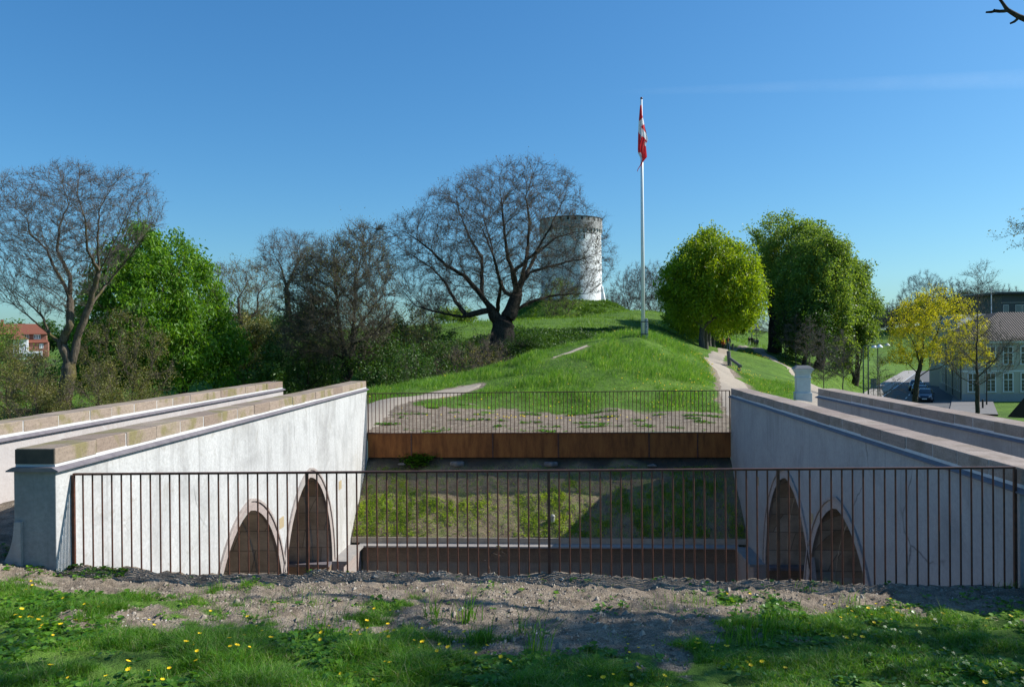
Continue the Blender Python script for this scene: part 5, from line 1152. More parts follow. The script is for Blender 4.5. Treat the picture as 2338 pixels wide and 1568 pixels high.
# cream corner building
def building():
    c = at(2197, 925, 94.0); bx, by = c[0], c[1]; z0 = STREET_Z
    eave = at(2300, 777, 94)[2]-z0; wl_ = simple('cream_wall', (0.42,0.40,0.33), (0.37,0.355,0.29), 0.9, 1.2); pln = simple('grey_plinth', (0.30,0.31,0.31), (0.25,0.26,0.26), 0.9)
    dk = simple('window_dark', (0.04,0.045,0.05), (0.07,0.07,0.075), 0.1, 1, 0, 0, 0.01, 0.7); wf = simple('window_frame', (0.66,0.67,0.66), (0.6,0.6,0.6), 0.6)
    root = empty('corner_building', (bx, by, z0), 0, 'two-storey cream house with a brown tiled roof at the street corner', 'building')
    fx = Vector((ct, st, 0)); far = at(2146, 900, 119.0); sy = Vector((far[0]-bx, far[1]-by, 0)); SL = sy.length; sy.normalize(); FW = 17.0
    B = lambda u, v, w: fx*u+sy*v+Vector((0, 0, w))                # u along the front, v along the side street
    def bx_(nm, u0, u1, v0, v1, w0, w1, mat, par=root, bev=0): 
        mb = MB(); mb.hexa([B(u0,v0,w0),B(u1,v0,w0),B(u1,v1,w0),B(u0,v1,w0),B(u0,v0,w1),B(u1,v0,w1),B(u1,v1,w1),B(u0,v1,w1)]); return mb.build(nm, mat, par, bevel=bev)
    bx_('wall', 0, FW, 0, SL, 0, eave-0.02, wl_); bx_('plinth', -0.06, FW+0.06, -0.06, SL+0.06, -0.5, 0.95, pln)
    bx_('cornice', -0.22, FW+0.2, -0.22, SL+0.2, eave-0.32, eave-0.03, wf, bev=0.05); bx_('string_course', -0.05, FW+0.05, -0.05, SL+0.05, 3.55, 3.72, wf)
    # hipped roof
    rh = at(2300, 712, 98)[2]-z0; ins = 5.2; e = 0.35
    mb = MB(); P0 = [B(-e,-e,eave-0.03),B(FW+e,-e,eave-0.03),B(FW+e,SL+e,eave-0.03),B(-e,SL+e,eave-0.03)]; P1 = [B(ins,ins,rh),B(FW-ins,ins,rh),B(FW-ins,SL-ins,rh),B(ins,SL-ins,rh)]
    mb.hexa(P0+P1)
    m, n, l, b_ = new_mat('brown_tiles'); v = coords(n, l)
    w = n.new('ShaderNodeTexWave'); w.wave_type = 'BANDS'; w.bands_direction = 'X'; w.inputs['Scale'].default_value = 1.05; w.inputs['Distortion'].default_value = 0.6; w.inputs['Detail'].default_value = 2; l.new(v, w.inputs['Vector'])
    w2 = n.new('ShaderNodeTexWave'); w2.bands_direction = 'Z'; w2.inputs['Scale'].default_value = 1.6; l.new(v, w2.inputs['Vector'])
    f = noise(n, l, 2.5, 5, 0.7, v); cc = ramp(n, l, f, [(0.3, (0.030,0.022,0.020)), (0.6, (0.06,0.042,0.036)), (0.75, (0.10,0.072,0.062))])
    cc = mix(n, l, 1.0, cc, ramp(n, l, w.outputs['Fac'], [(0.1, (0.45,)*3), (0.6, (1.2,)*3)]), 'MULTIPLY'); l.new(cc, b_.inputs['Base Color']); b_.inputs['Roughness'].default_value = 0.8
    bump(n, l, b_, w.outputs['Fac'], 0.8, 0.12, bump(n, l, b_, w2.outputs['Fac'], 0.4, 0.05))
    mb.build('roof', m, root)
    def win(u, v, w, wd, ht, side=False):
        fr = empty('window', (0,0,0)); fr.parent = root
        def q(nm, a0, a1, d0, d1, w0, w1, mat):
            if side: bx_(nm, -d1, -d0, v+a0, v+a1, w+w0, w+w1, mat, fr)
            else: bx_(nm, u+a0, u+a1, -d1, -d0, w+w0, w+w1, mat, fr)
        h = wd/2; q('pane', -h, h, 0.0-0.02, 0.012, 0, ht, dk)
        q('frame', -h-0.14, -h, 0, 0.07, -0.1, ht+0.12, wf); q('frame', h, h+0.14, 0, 0.07, -0.1, ht+0.12, wf); q('frame', -h, h, 0, 0.07, ht, ht+0.12, wf); q('sill', -h-0.2, h+0.2, 0, 0.14, -0.18, -0.1, wf)
        q('mullion', -0.045, 0.045, 0.012, 0.05, 0, ht, wf); q('mullion', -h, -0.045, 0.012, 0.05, ht*0.62, ht*0.62+0.09, wf); q('mullion', 0.045, h, 0.012, 0.05, ht*0.62, ht*0.62+0.09, wf)
        for zz in (ht*0.2, ht*0.41): q('glazing_bar', -h, h, 0.012, 0.03, zz, zz+0.025, wf)
        return fr
    for px in (2221, 2262, 2302, 2342, 2382):
        u = (Vector(at(px, 850, 94.0))-Vector((bx, by, 0))).dot(fx)
        win(u, 0, 1.30, 1.0, 2.05); win(u, 0, 4.55, 1.0, 1.95)
    for k in range(9): win(0, 1.6+k*2.6, 1.30, 1.0, 2.05, True); win(0, 1.6+k*2.6, 4.55, 1.0, 1.95, True)
    for v in (0.35, 9.0, 17.0): mb = MB(); mb.tube([B(-0.12, v, 0.3), B(-0.12, v, eave-0.3)], 0.05, 8); mb.build('downpipe', simple('pipe', (0.06,0.07,0.08), (0.08,0.08,0.09), 0.5), root)
building()
def modern():
    D = 128; c = at(2285, 712, D); z0 = STREET_Z+3; top = at(2310, 666, D)[2]-z0; root = empty('flat_roofed_building', (c[0], c[1], z0), math.radians(YAW), 'dark modern flat-roofed building behind the brown tiled roof', 'building')
    ds = simple('dark_cladding', (0.045,0.055,0.065), (0.06,0.07,0.08), 0.6, 0.7); wf = simple('pale_frame', (0.5,0.5,0.48), (0.45,0.45,0.43), 0.6); g = simple('pane_glass', (0.12,0.15,0.17), (0.16,0.19,0.2), 0.1)
    MB().box(0.4,14,0.4,9,0,top-0.45).build('wall', ds, root); MB().box(-0.9,14.8,-0.6,10,top-0.42,top-0.12).build('fascia', simple('black_fascia', (0.02,0.022,0.026), (0.03,0.03,0.03), 0.5), root); MB().box(-1.0,15,-0.7,10.1,top-0.12,top).build('roof', simple('zinc', (0.42,0.44,0.46), (0.36,0.38,0.4), 0.4), root)
    MB().box(0.3,14,0.32,0.4,top-1.75,top-1.70).build('groove', wf, root)
    for x, w in ((0.6,0.9),(2.6,1.0),(3.7,1.0),(4.8,1.0),(5.9,1.0)): 
        zz = at(2300, 706, D)[2]-z0
        f = MB().box(x,x+w,0.33,0.40,zz-0.6,zz+0.75).build('window', wf, root); MB().box(x+0.07,x+w-0.07,0.31,0.33,zz-0.5,zz+0.66).build('pane', g, f)
modern()
a, b = xy(2264, 118); z0 = STREET_Z; H = at(2264, 660, 118)[2]-z0; o = empty('flagpole', (a, b, z0), 0, 'thin white flagpole behind the brown tiled roof', 'flagpole')
MB().tube([(0,0,0),(0,0,H)], [0.09,0.06], 10).build('pole', M['white_paint'], o); MB().lathe([(0.02,H),(0.1,H+0.08),(0.02,H+0.2)], n=10).build('finial', M['white_paint'], o)
# low grey roofed annex left of the tiled roof
p = at(2216, 735, 118); o = empty('annex_building', (p[0], p[1], STREET_Z), math.radians(YAW), 'low annex with a grey-blue sheet roof left of the tiled roof', 'building'); hz = p[2]-STREET_Z
MB().box(-2.0,3.0,0,8,0,hz-1.2).build('wall', simple('annex_wall', (0.4,0.38,0.34), (0.35,0.33,0.3), 0.9), o); mb = MB(); mb.hexa([(-2.2,-0.3,hz-1.2),(3.2,-0.3,hz-1.2),(3.2,8.3,hz-1.2),(-2.2,8.3,hz-1.2),(-1.2,1.5,hz+1.2),(3.2,1.5,hz+1.2),(3.2,6.5,hz+1.2),(-1.2,6.5,hz+1.2)]); mb.build('roof', simple('sheet_roof', (0.22,0.26,0.30), (0.26,0.30,0.33), 0.5), o)
# tarred black gable near the lower right corner
p = Vector(at(2300, 952, 40)); q = Vector(at(2347, 898, 40)); r_ = Vector(at(2450, 960, 40)); off = Vector(at(2347, 898, 46))-q
mb = MB(); mb.poly_prism([Vector((0,0,0)), q-p, r_-p], off*0.9); m_ = mb.build('shed_roof', simple('tarred_roof', (0.012,0.010,0.010), (0.02,0.015,0.014), 0.8)); m_.location = p
tag(m_, 'steep black tarred shed roof at the lower right edge behind the outer parapet', 'shed roof')

# brick house at far left
def house():
    D = 128; rt_ = Vector((ct, st, 0)); p0 = at(-60, 822, D); z0 = p0[2]; o = Vector(p0)
    root = empty('brick_house', (p0[0], p0[1], z0), math.radians(YAW+29), 'red brick house with tiled roof and white bay, far behind the bare tree', 'house')
    U = lambda px: (px+60)/F*D*0.85; Wz = lambda py: (822-py)/F*D
    br = simple('brick', (0.22,0.095,0.07), (0.28,0.13,0.095), 0.9, 3); rf = simple('red_tiles', (0.24,0.085,0.05), (0.17,0.06,0.04), 0.85, 5, 0, 0.5, 0.05); wh = M['white_paint']; g = simple('house_glass', (0.05,0.06,0.08), (0.08,0.09,0.1), 0.1)
    MB().box(0,U(112),0,8,0,Wz(782)).build('wall', br, root)
    MB().box(U(-20),U(108),0.8,7,Wz(782),Wz(762)).build('upper_wall', br, root)
    mb = MB(); e = 0.5; y0, y1 = Wz(763), Wz(738); mb.hexa([(U(-30),0.3,y0),(U(112),0.3,y0),(U(112),7.6,y0),(U(-30),7.6,y0),(U(-20),3.2,y1),(U(88),3.2,y1),(U(88),4.8,y1),(U(-20),4.8,y1)]); mb.build('roof', rf, root)
    mb = MB(); mb.hexa([(U(60),-0.3,Wz(783)),(U(113),-0.3,Wz(783)),(U(113),1.0,Wz(783)),(U(60),1.0,Wz(783)),(U(60),0.7,Wz(776)),(U(111),0.7,Wz(776)),(U(111),1.0,Wz(776)),(U(60),1.0,Wz(776))]); mb.build('lower_roof', rf, root)
    MB().box(U(32),U(66),-2.2,-0.002,0,Wz(775)).build('white_bay', wh, root); mb = MB(); mb.hexa([(U(28),-2.6,Wz(775)),(U(68),-2.6,Wz(775)),(U(68),1,Wz(775)),(U(28),1,Wz(775)),(U(38),-1,Wz(762)),(U(44),-1,Wz(762)),(U(44),1,Wz(762)),(U(38),1,Wz(762))]); mb.build('bay_roof', rf, root)
    MB().box(U(40),U(100),-3.4,-2.21,0,Wz(803)).build('conservatory', wh, root)
    def w(u0,u1,v0,v1,y,n):
        f = MB().box(u0,u1,y-0.06,y-0.002,v0,v1).build('window', wh, root); s_ = (u1-u0)/n
        for k in range(n): MB().box(u0+k*s_+0.09,u0+(k+1)*s_-0.09,y-0.075,y-0.061,v0+0.1,v1-0.1).build('pane', g, f)
    w(U(50),U(67),Wz(776),Wz(763),0.8,3); w(U(78),U(94),Wz(775),Wz(764),0.8,3); w(U(92),U(101),Wz(797),Wz(786),0,2); w(U(36),U(47),Wz(802),Wz(786),-2.2,2); w(U(52),U(63),Wz(802),Wz(786),-2.2,2)
    for k in range(7): w(U(42+8*k),U(48.5+8*k),0.3,Wz(806),-3.4,1)
    MB().box(U(-2),U(4),3.4,4.2,Wz(745),Wz(728)).build('chimney', br, root)
house()
shrub('shrub', 'green-yellow leafy bush at the left edge in front of the brick house', 5, 60, 745, 90, 'leaf_mid', 7000, 1.8, 0.13, tw=2, spread=0.2)
# wooded hedge lines on the horizon
hedge0 = shrub('hedgerow_tree', 'dark evergreen mass on the far left horizon behind the brick house', 60, 170, 752, 190, 'leaf_dark', 9000, 6, 0.5, tw=3, nattr=500, step=1.0, twigL=1.5, twr=0.03, spread=0.6, group='far hedge trees', cat='tree')
for i, (px, D, s, lab) in enumerate([(250,170,1.1,'far hedge mass behind the chestnut trunk'),(420,165,1.0,'far hedge mass between chestnut and dark shrubs'),(560,150,0.9,'far hedge mass under the brownish bare tree'),(-60,160,1.2,'far hedge mass cut by the left edge'),
        (2075,250,1.1,'brown thicket on the hill left of the maple top'),(2150,255,1.3,'brown thicket on the hill behind the maple'),(2230,250,1.3,'brown thicket on the hill behind the slender bare tree'),(2320,240,1.2,'brown thicket behind the flat-roofed building'),(2010,260,0.7,'low thicket at the far end of the street')]):
    c = copy_tree(hedge0); c.location = onground(px, D); c.scale = (s, s, s); c.rotation_euler[2] = i*1.7; c['label'] = lab

# ------------------------------------------------------------------ overhanging trees right of the frame (they cast the dappled shade)
def shade_tree(name, label, x, y, crown_c, crown_r, tr, nattr, limb, leaf, nleaf, tn, sd_):
    global R
    R = np.random.default_rng(sd_); base = np.array([x, y, g1(x, y)]); cc = np.array(crown_c)-base
    A = norm(R.normal(size=(nattr, 3)))*R.uniform(0.35, 1, (nattr, 1))**0.5*np.array(crown_r)+cc
    nodes = [np.zeros(3)]; par = [-1]; step = 0.28
    def add(pts, s0):
        cur = s0
        for p in pts:
            p = np.array(p); q = nodes[cur].copy(); n = max(1, int(np.linalg.norm(p-q)/step))
            for k in range(1, n+1): nodes.append(q+(p-q)*k/n); par.append(cur); cur = len(nodes)-1
        return cur
    t = add([cc*np.array([0.2,0.2,0.45]), cc*0.85], 0)
    pos, par_ = colonize(nodes, par, A, step, 2.2, 0.5, 170, 0.15, 0.0)
    rad, main = radii(pos, par_, 0.012, tr); V, Q = tubes(pos, par_, rad, main, [(0.12, 9, 12), (0.04, 0.12, 7), (0, 0.04, 5)])
    root = empty(name, tuple(base), 0, label, 'tree'); np_mesh('trunk', V, [Q], M['bark'], root, smooth=True)
    tips = np.where((rad < 0.03) & (pos[:,2] > 1))[0]; idx = np.repeat(tips, tn); n = len(idx)
    tv, tq, tt, p1, p2, dd = twigs(pos[idx], norm(R.normal(size=(n,3))*0.7+norm(pos[idx]-cc*0.6)), R.uniform(0.3, 0.8, n), np.full(n, 0.006)); np_mesh('twigs', tv, [tq, tt], M['twig'], root)
    if nleaf:
        ends = np.concatenate([p1, p2]); w_ = np.clip(vnoise(ends[:,0]*0.9+ends[:,1]*0.8, ends[:,2]*0.9, 4)-0.45, 0, 1)**1.5+1e-4; w_ /= w_.sum(); c = ends[R.choice(len(ends), nleaf, p=w_)]+R.normal(size=(nleaf,3))*0.16; lv, lt = leaves(c, 0.15, 0.2); np_mesh('crown', lv, [lt], M['leaf_mid'], root)
    return root, base
t1, b1_ = shade_tree('oak_tree', 'big tree whose broken dark branch tip enters at the top right corner', 12.5, 9.2, (12.5, 7.2, 6.6), (4.3, 2.3, 4.6), 0.42, 650, None, True, 12000, 1, 11)
# its broken limb reaching into the picture: pixel path at 8.5 m
z0_ = lambda x, y: Zo(x, y, 3700, 0, 5.904)
def limb_pts(L, D): return [Vector(at(*z0_(x, y), D))-Vector(b1_) for x, y in L]
mb = MB(); D = 8.6
mb.tube([Vector((11.6, 9.0, 5.6))-Vector(b1_), Vector((8.2, 8.9, 4.4))-Vector(b1_)]+limb_pts([(2700,640),(2340,465),(2200,410),(2060,330),(1940,255),(1890,200),(1830,110),(1750,0),(1690,-160)], D), [0.09,0.06,0.036,0.030,0.027,0.024,0.021,0.019,0.016,0.014,0.012], 8)
mb.tube(limb_pts([(1940,262),(1860,280),(1740,285),(1640,275),(1560,300),(1425,308)], D), [0.020,0.018,0.017,0.017,0.014,0.010], 8)
mb.tube(limb_pts([(1610,262),(1625,238)], D), [0.010,0.008], 6)
mb.tube(limb_pts([(2190,415),(2150,480),(2090,530),(2000,570)], D), [0.017,0.015,0.014,0.011], 8)
mb.build('broken_branch', M['bark'], t1, smooth=True)
# ------------------------------------------------------------------ grass, weeds, flowers
R = np.random.default_rng(21)
def blades(P_, h, w, lean=0.35, wind=(0.25, -0.05)):
    n = len(P_); a = R.uniform(0, 2*np.pi, n); s = np.stack([np.cos(a), np.sin(a), np.zeros(n)], 1)
    dl = np.stack([-np.sin(a), np.cos(a), np.zeros(n)], 1)*(R.normal(size=n)*lean)[:,None]+np.array([wind[0], wind[1], 0])*R.uniform(0, 1, n)[:,None]+R.normal(size=(n,3))*np.array([1,1,0])*lean*0.6
    up = np.array([0, 0, 1.0]); m = P_+up*(h*0.55)[:,None]+dl*(h*0.25)[:,None]; t = P_+up*(h*0.92)[:,None]+dl*(h*0.95)[:,None]
    V = np.stack([P_-s*(w/2)[:,None], P_+s*(w/2)[:,None], m+s*(w*0.42)[:,None], m-s*(w*0.42)[:,None], t], 1).reshape(-1, 3)
    o = np.arange(n)*5; return V, np.stack([o, o+1, o+2, o+3], 1), np.stack([o+3, o+2, o+4], 1)
def scatter(n, x0, x1, y0, y1, fr=True, marg=0.6):
    """points in the rectangle that the camera could see (a little beyond the frame)"""
    x = R.uniform(x0, x1, n); y = R.uniform(y0, y1, n)
    if fr:
        c = x*ct+y*st; d = -x*st+y*ct; k = np.abs(c) < d*0.66+marg; x, y = x[k], y[k]
    return x, y
def grass_obj(name, label, x, y, h, w, mat, cat='grass', lean=0.35, wind=(0.25,-0.05), dz=0.0):
    z = gz(x, y)-0.01+dz; V, q, t = blades(np.stack([x, y, z], 1), h, w, lean, wind)
    return tag(np_mesh(name, V, [q, t], M[mat]), label, cat, kind='stuff')
# foreground lawn
x, y = scatter(1000000, -7, 7, 3.9, 8.0); g = grassy(x, y); cl = fbm(x*2.2, y*2.2, 3, 14)
k = R.uniform(0, 1, len(x)) < g*sstep(0.30, 0.58, cl)*(0.35+0.65*sstep(0.38, 0.55, fbm(x*3.4, y*3.4, 4, 17)))+0.006; x, y, g, cl = x[k], y[k], g[k], cl[k]
hv = fbm(x*1.1, y*1.1, 3, 58); h = (0.022+0.072*sstep(0.35, 0.8, cl)*g*(0.4+0.9*sstep(0.35, 0.7, hv)))*R.uniform(0.4, 1.5, len(x))
dry = R.uniform(0, 1, len(x)) < 0.05; grass_obj('grass', 'short patchy green lawn in the foreground', x[~dry], y[~dry], h[~dry], R.uniform(0.0025, 0.0058, len(x))[~dry], 'grass', lean=0.75)
M['dry_grass'] = foliage('dry_grass', [(0.34, 0.28, 0.14), (0.45, 0.38, 0.22)], 0.3); grass_obj('dry_grass', 'straw coloured dead stalks in the foreground lawn', x[dry], y[dry], h[dry]*1.1, R.uniform(0.0015, 0.003, len(x))[dry], 'dry_grass', lean=1.0)
# taller tufts standing on the bare soil
tx_, ty_ = [], []; tufts = []
def tuft_px(px, py, hh, n, wd=0.006, sp=0.05):
    for D in np.arange(4.4, 8.05, 0.02):
        a, b = xy(px, D); zz = g1(a, b)
        if at(px, py, D)[2] <= zz: break
    tufts.append((a, b, hh, n, wd, sp))
for t in [(985,1410,0.22,26,0.009),(1060,1420,0.24,34,0.010),(1095,1465,0.20,26,0.010),(1215,1500,0.34,44,0.006),(1180,1450,0.26,16,0.006),(1560,1370,0.10,60,0.004,0.12),(1500,1380,0.08,50,0.004,0.14),(1600,1385,0.10,60,0.004,0.12),
          (1770,1420,0.20,46,0.009,0.12),(1740,1450,0.20,40,0.009,0.12),(1700,1470,0.20,36,0.009,0.1),(1820,1450,0.16,40,0.008,0.12),(1830,1345,0.12,30,0.004,0.05),(1940,1385,0.14,40,0.005,0.06),(1900,1330,0.06,24,0.004,0.05),(2290,1332,0.10,50,0.004,0.14),
          (690,1375,0.10,70,0.004,0.2),(640,1390,0.12,70,0.004,0.2),(480,1350,0.10,60,0.004,0.2),(1120,1345,0.07,50,0.004,0.12),(950,1355,0.06,50,0.004,0.15),(1370,1340,0.05,40,0.004,0.15),(790,1420,0.12,70,0.005,0.2),(720,1450,0.16,80,0.005,0.15)]: tuft_px(*t)
P_, H_, W_ = [], [], []
for a, b, hh, n, wd, sp in tufts:
    q = R.normal(size=(n, 2))*sp+np.array([a, b]); q[:,1] = np.minimum(q[:,1], 7.98); P_.append(np.stack([q[:,0], q[:,1], gz(q[:,0], q[:,1])-0.01], 1)); H_.append(hh*R.uniform(0.5, 1.15, n)); W_.append(np.full(n, wd))
V, q, t = blades(np.concatenate(P_), np.concatenate(H_), np.concatenate(W_), 0.42)
tag(np_mesh('grass_tufts', V, [q, t], M['grass']), 'taller coarse grass tufts standing out of the bare soil', 'grass', kind='stuff')
# round-leaved weeds
def rosettes(x, y, size, nl, z=None, flat=0.5, dz=0.0):
    n = len(x); z = gz(x, y) if z is None else z; c = np.repeat(np.stack([x, y, z+dz], 1), nl, 0); m = len(c); a = R.uniform(0, 2*np.pi, m); el = R.uniform(0.15, 0.9, m)
    d = np.stack([np.cos(a)*np.cos(el), np.sin(a)*np.cos(el), np.sin(el)], 1); s = np.stack([-np.sin(a), np.cos(a), np.zeros(m)], 1); L = np.repeat(size, nl)*R.uniform(0.6, 1.3, m); W = L*0.42
    base = c+d*(L*0.35)[:,None]; tip = c+d*L[:,None]-np.array([0,0,1])*(L*0.12)[:,None]; mid = (base+tip)/2+np.array([0,0,1])*(L*0.05)[:,None]
    V = np.stack([base, mid+s*W[:,None]*0.9, tip, mid-s*W[:,None]*0.9, mid+(tip-mid)*0.6+s*W[:,None]*0.75, mid+(tip-mid)*0.6-s*W[:,None]*0.75], 1).reshape(-1, 3); o = np.arange(m)*6
    return V, np.stack([o, o+1, o+4, o+2], 1), np.stack([o, o+2, o+5, o+3], 1)
x, y = scatter(42000, -7, 7, 4.0, 8.0); g = grassy(x, y); cl = fbm(x*1.6+3, y*1.6, 3, 41); k = R.uniform(0, 1, len(x)) < (0.05+sstep(0.45, 0.66, cl))*(g*0.8+0.05); x, y = x[k], y[k]
# clusters along the wall foot and railing
ex = []
for px, py, n, sp in [(150,1290,60,0.16),(240,1303,70,0.14),(60,1272,60,0.2),(1960,1395,50,0.09),(2000,1440,60,0.1),(2110,1390,40,0.16),(1880,1490,60,0.2),(830,1500,70,0.2),(120,1440,40,0.25),(2290,1380,40,0.2)]:
    for D in np.arange(4.4, 8.3, 0.02):
        a, b = xy(px, D)
        if at(px, py, D)[2] <= g1(a, b): break
    q = R.normal(size=(n, 2))*sp+np.array([a, min(b, 7.85)]); ex.append(q)
ex = np.concatenate(ex); ex[:,1] = np.minimum(ex[:,1], 7.95); x = np.concatenate([x, ex[:,0]]); y = np.concatenate([y, ex[:,1]])
V, q1, q2 = rosettes(x, y, R.uniform(0.022, 0.058, len(x)), 6); tag(np_mesh('ground_cover', V, [q1, q2], M['weed']), 'glossy round-leaved weeds among the foreground grass', 'ground cover', kind='stuff')
# stones and clods on the bare strip
x, y = scatter(42000, -7, 7, 4.2, 7.99); g = grassy(x, y); k = (R.uniform(0, 1, len(x)) < (1-g)**1.5*0.9)&(fbm(x*4, y*4, 3, 90) > 0.42); x, y = x[k], y[k]; n = len(x); r = R.uniform(0.004, 0.013, n)*np.where(R.uniform(0,1,n) < 0.04, 2.4, 1)
oc = np.array([(1,0,0),(0,1,0),(-1,0,0),(0,-1,0),(0,0,1),(0.7,0.7,0.6),(-0.7,0.6,0.5),(0.1,-0.8,0.7)])[:6]; fc = np.array([(0,5,4),(5,1,4),(1,2,4),(2,3,4),(3,0,4),(0,1,5)])
V = (np.stack([x, y, gz(x, y)-0.002], 1)[:,None]+oc[None]*r[:,None,None]*R.uniform(0.6, 1.4, (n, 6, 3))).reshape(-1, 3); o = (np.arange(n)*6)[:,None,None]
m_, nn, l_, b_ = new_mat('clods'); gg = nn.new('ShaderNodeNewGeometry'); l_.new(ramp(nn, l_, gg.outputs['Random Per Island'], [(0, (0.13,0.10,0.075)), (0.6, (0.30,0.25,0.195)), (0.985, (0.36,0.31,0.25)), (1, (0.55,0.53,0.49))]), b_.inputs['Base Color']); b_.inputs['Roughness'].default_value = 0.95
tag(np_mesh('clods', V, [(fc[None]+o).reshape(-1, 3)], m_), 'loose clods and pebbles on the bare earth strip', 'earth', kind='stuff')
# celandine flowers: each its own object
def flower_proto(name, r, nl, hgt):
    bm = bmesh.new(); me = bpy.data.meshes.new(name)
    for k_ in range(nl):
        a = 2*math.pi*k_/nl; c_, s_ = math.cos(a), math.sin(a); w = r*0.30
        P = [(0,0,0), (c_*r*0.6-s_*w, s_*r*0.6+c_*w, r*0.30), (c_*r, s_*r, r*0.38), (c_*r*0.6+s_*w, s_*r*0.6-c_*w, r*0.30)]
        bm.faces.new([bm.verts.new((p[0], p[1], p[2]+hgt)) for p in P])
    bmesh.ops.create_icosphere(bm, subdivisions=1, radius=r*0.2, matrix=Matrix.Translation((0,0,hgt+r*0.12)))
    for f in bm.faces: f.material_index = 0
    n0_ = len(bm.faces)
    ring = [[bm.verts.new((0.0016*math.cos(a), 0.0016*math.sin(a), z)) for a in (0, 2.1, 4.2)] for z in (-0.01, hgt)]
    for i_ in range(3): f = bm.faces.new((ring[0][i_], ring[0][(i_+1)%3], ring[1][(i_+1)%3], ring[1][i_])); f.material_index = 1
    bm.to_mesh(me); bm.free(); me.materials.append(M['petal']); me.materials.append(M['weed']); return me
fm = flower_proto('celandine_flower', 0.0165, 8, 0.08)
x, y = scatter(5000, -6, 6, 4.3, 7.6, True, 0.1); g = grassy(x, y); cl = fbm(x*2.5, y*2.5+8, 3, 66); k = (R.uniform(0, 1, len(x)) < g*sstep(0.52, 0.66, cl)*0.62); x, y = x[k][:210], y[k][:210]; z = gz(x, y)
for i_ in range(len(x)):
    o = bpy.data.objects.new('celandine_flower', fm); COL.objects.link(o); s_ = random.Random(i_).uniform(0.6, 1.25); o.location = (x[i_], y[i_], z[i_]); o.scale = (s_, s_, s_*R.uniform(0.8, 1.3)); o.rotation_euler = (R.uniform(-0.4,0.4), R.uniform(-0.4,0.4), R.uniform(0,6))
    tag(o, 'yellow star-shaped celandine flower in the foreground grass', 'flower', 'yellow celandines scattered over the foreground lawn')
# mound and banks
x, y = scatter(300000, -16, 16, 26, 47, True, 0.5); g = grassy(x, y); tl = fbm(x*0.9, y*0.9, 4, 24); k = R.uniform(0, 1, len(x)) < g*(0.35+0.65*sstep(0.3, 0.6, tl)); x, y, tl = x[k], y[k], tl[k]
pdn = path_dist(x, y); h = (0.10+0.26*sstep(0.38, 0.7, tl))*R.uniform(0.5, 1.3, len(x))*(0.35+0.65*sstep(0, 0.9, pdn))*(0.35+0.65*sstep(27.2, 29.5, y))
grass_obj('grass', 'long windblown grass on the mound beyond the far railing', x, y, h, R.uniform(0.007, 0.016, len(x)), 'grass_tall', lean=0.45, wind=(0.55,-0.1))
x, y = scatter(260000, -45, 70, 44, 165, True, 1); d_ = -x*st+y*ct; k = (R.uniform(0, 1, len(x)) < np.clip(60/d_, 0.25, 1)); x, y = x[k], y[k]; d_ = d_[k]
side = (x-KA[0])*kn[0]+(y-KA[1])*kn[1]; pdn = path_dist(x, y); k = (side < -3.2) & (pdn > 0.12); x, y, d_ = x[k], y[k], d_[k]; tl = fbm(x*0.4, y*0.4, 4, 29)
h = (0.10+0.28*sstep(0.4, 0.7, tl))*R.uniform(0.5, 1.3, len(x))*(0.3+0.7*sstep(0.2, 3.5, pdn[k])); pxx = 1169+(x*ct+y*st)/d_*F; h = h*np.where((pxx > 1655) & (d_ < 84), 0.4, 1.0); wd = R.uniform(0.02, 0.05, len(x))*np.clip(d_/80, 0.7, 2)
dm = (np.hypot(x-DOME[0], y-DOME[1]) < 16.6+1.5*(fbm(x*0.4, y*0.4, 3, 3)-0.5)) | ((d_ < 60) & (pxx > 1380) & (pxx < 1480) & (d_ > 47))
grass_obj('grass', 'grass on the far banks and around the tower hill', x[~dm], y[~dm], h[~dm], wd[~dm], 'grass_hill', lean=0.5, wind=(0.3,-0.1))
xd, yd = R.uniform(-17.5, 17.5, 45000)+DOME[0], R.uniform(-17.5, 4, 45000)+DOME[1]; kk = (np.hypot(xd-DOME[0], yd-DOME[1]) < 16.8) & (np.hypot(xd-tx, yd-ty) > 6.3); xd, yd = xd[kk], yd[kk]; tl2 = fbm(xd*0.7, yd*0.7, 4, 5)
M['dome_grass'] = foliage('dome_grass', [(0.045, 0.11, 0.012), (0.08, 0.17, 0.016), (0.13, 0.23, 0.02)], 0.4); grass_obj('rough_grass', 'darker rough grass on the steep side of the tower hill', np.append(xd, x[dm]), np.append(yd, y[dm]), np.append((0.12+0.5*sstep(0.4, 0.7, tl2))*R.uniform(0.5, 1.2, len(xd)), h[dm]), np.append(R.uniform(0.06, 0.12, len(xd)), wd[dm]), 'dome_grass', lean=0.6)
# sparse tufts on the bare strip behind the far railing
x, y = scatter(30000, -5.4, 6, 21.0, 27.6, True, 0.1); n_ = fbm(x*1.2, y*2.2, 3, 88); k = R.uniform(0,1,len(x)) < sstep(0.64, 0.78, n_)*0.7; x, y = x[k], y[k]
V, q1, q2 = rosettes(x, y, R.uniform(0.04, 0.09, len(x)), 6); tag(np_mesh('ground_cover', V, [q1, q2], M['weed']), 'low weeds in patches on the bare soil behind the far railing', 'ground cover', kind='stuff')
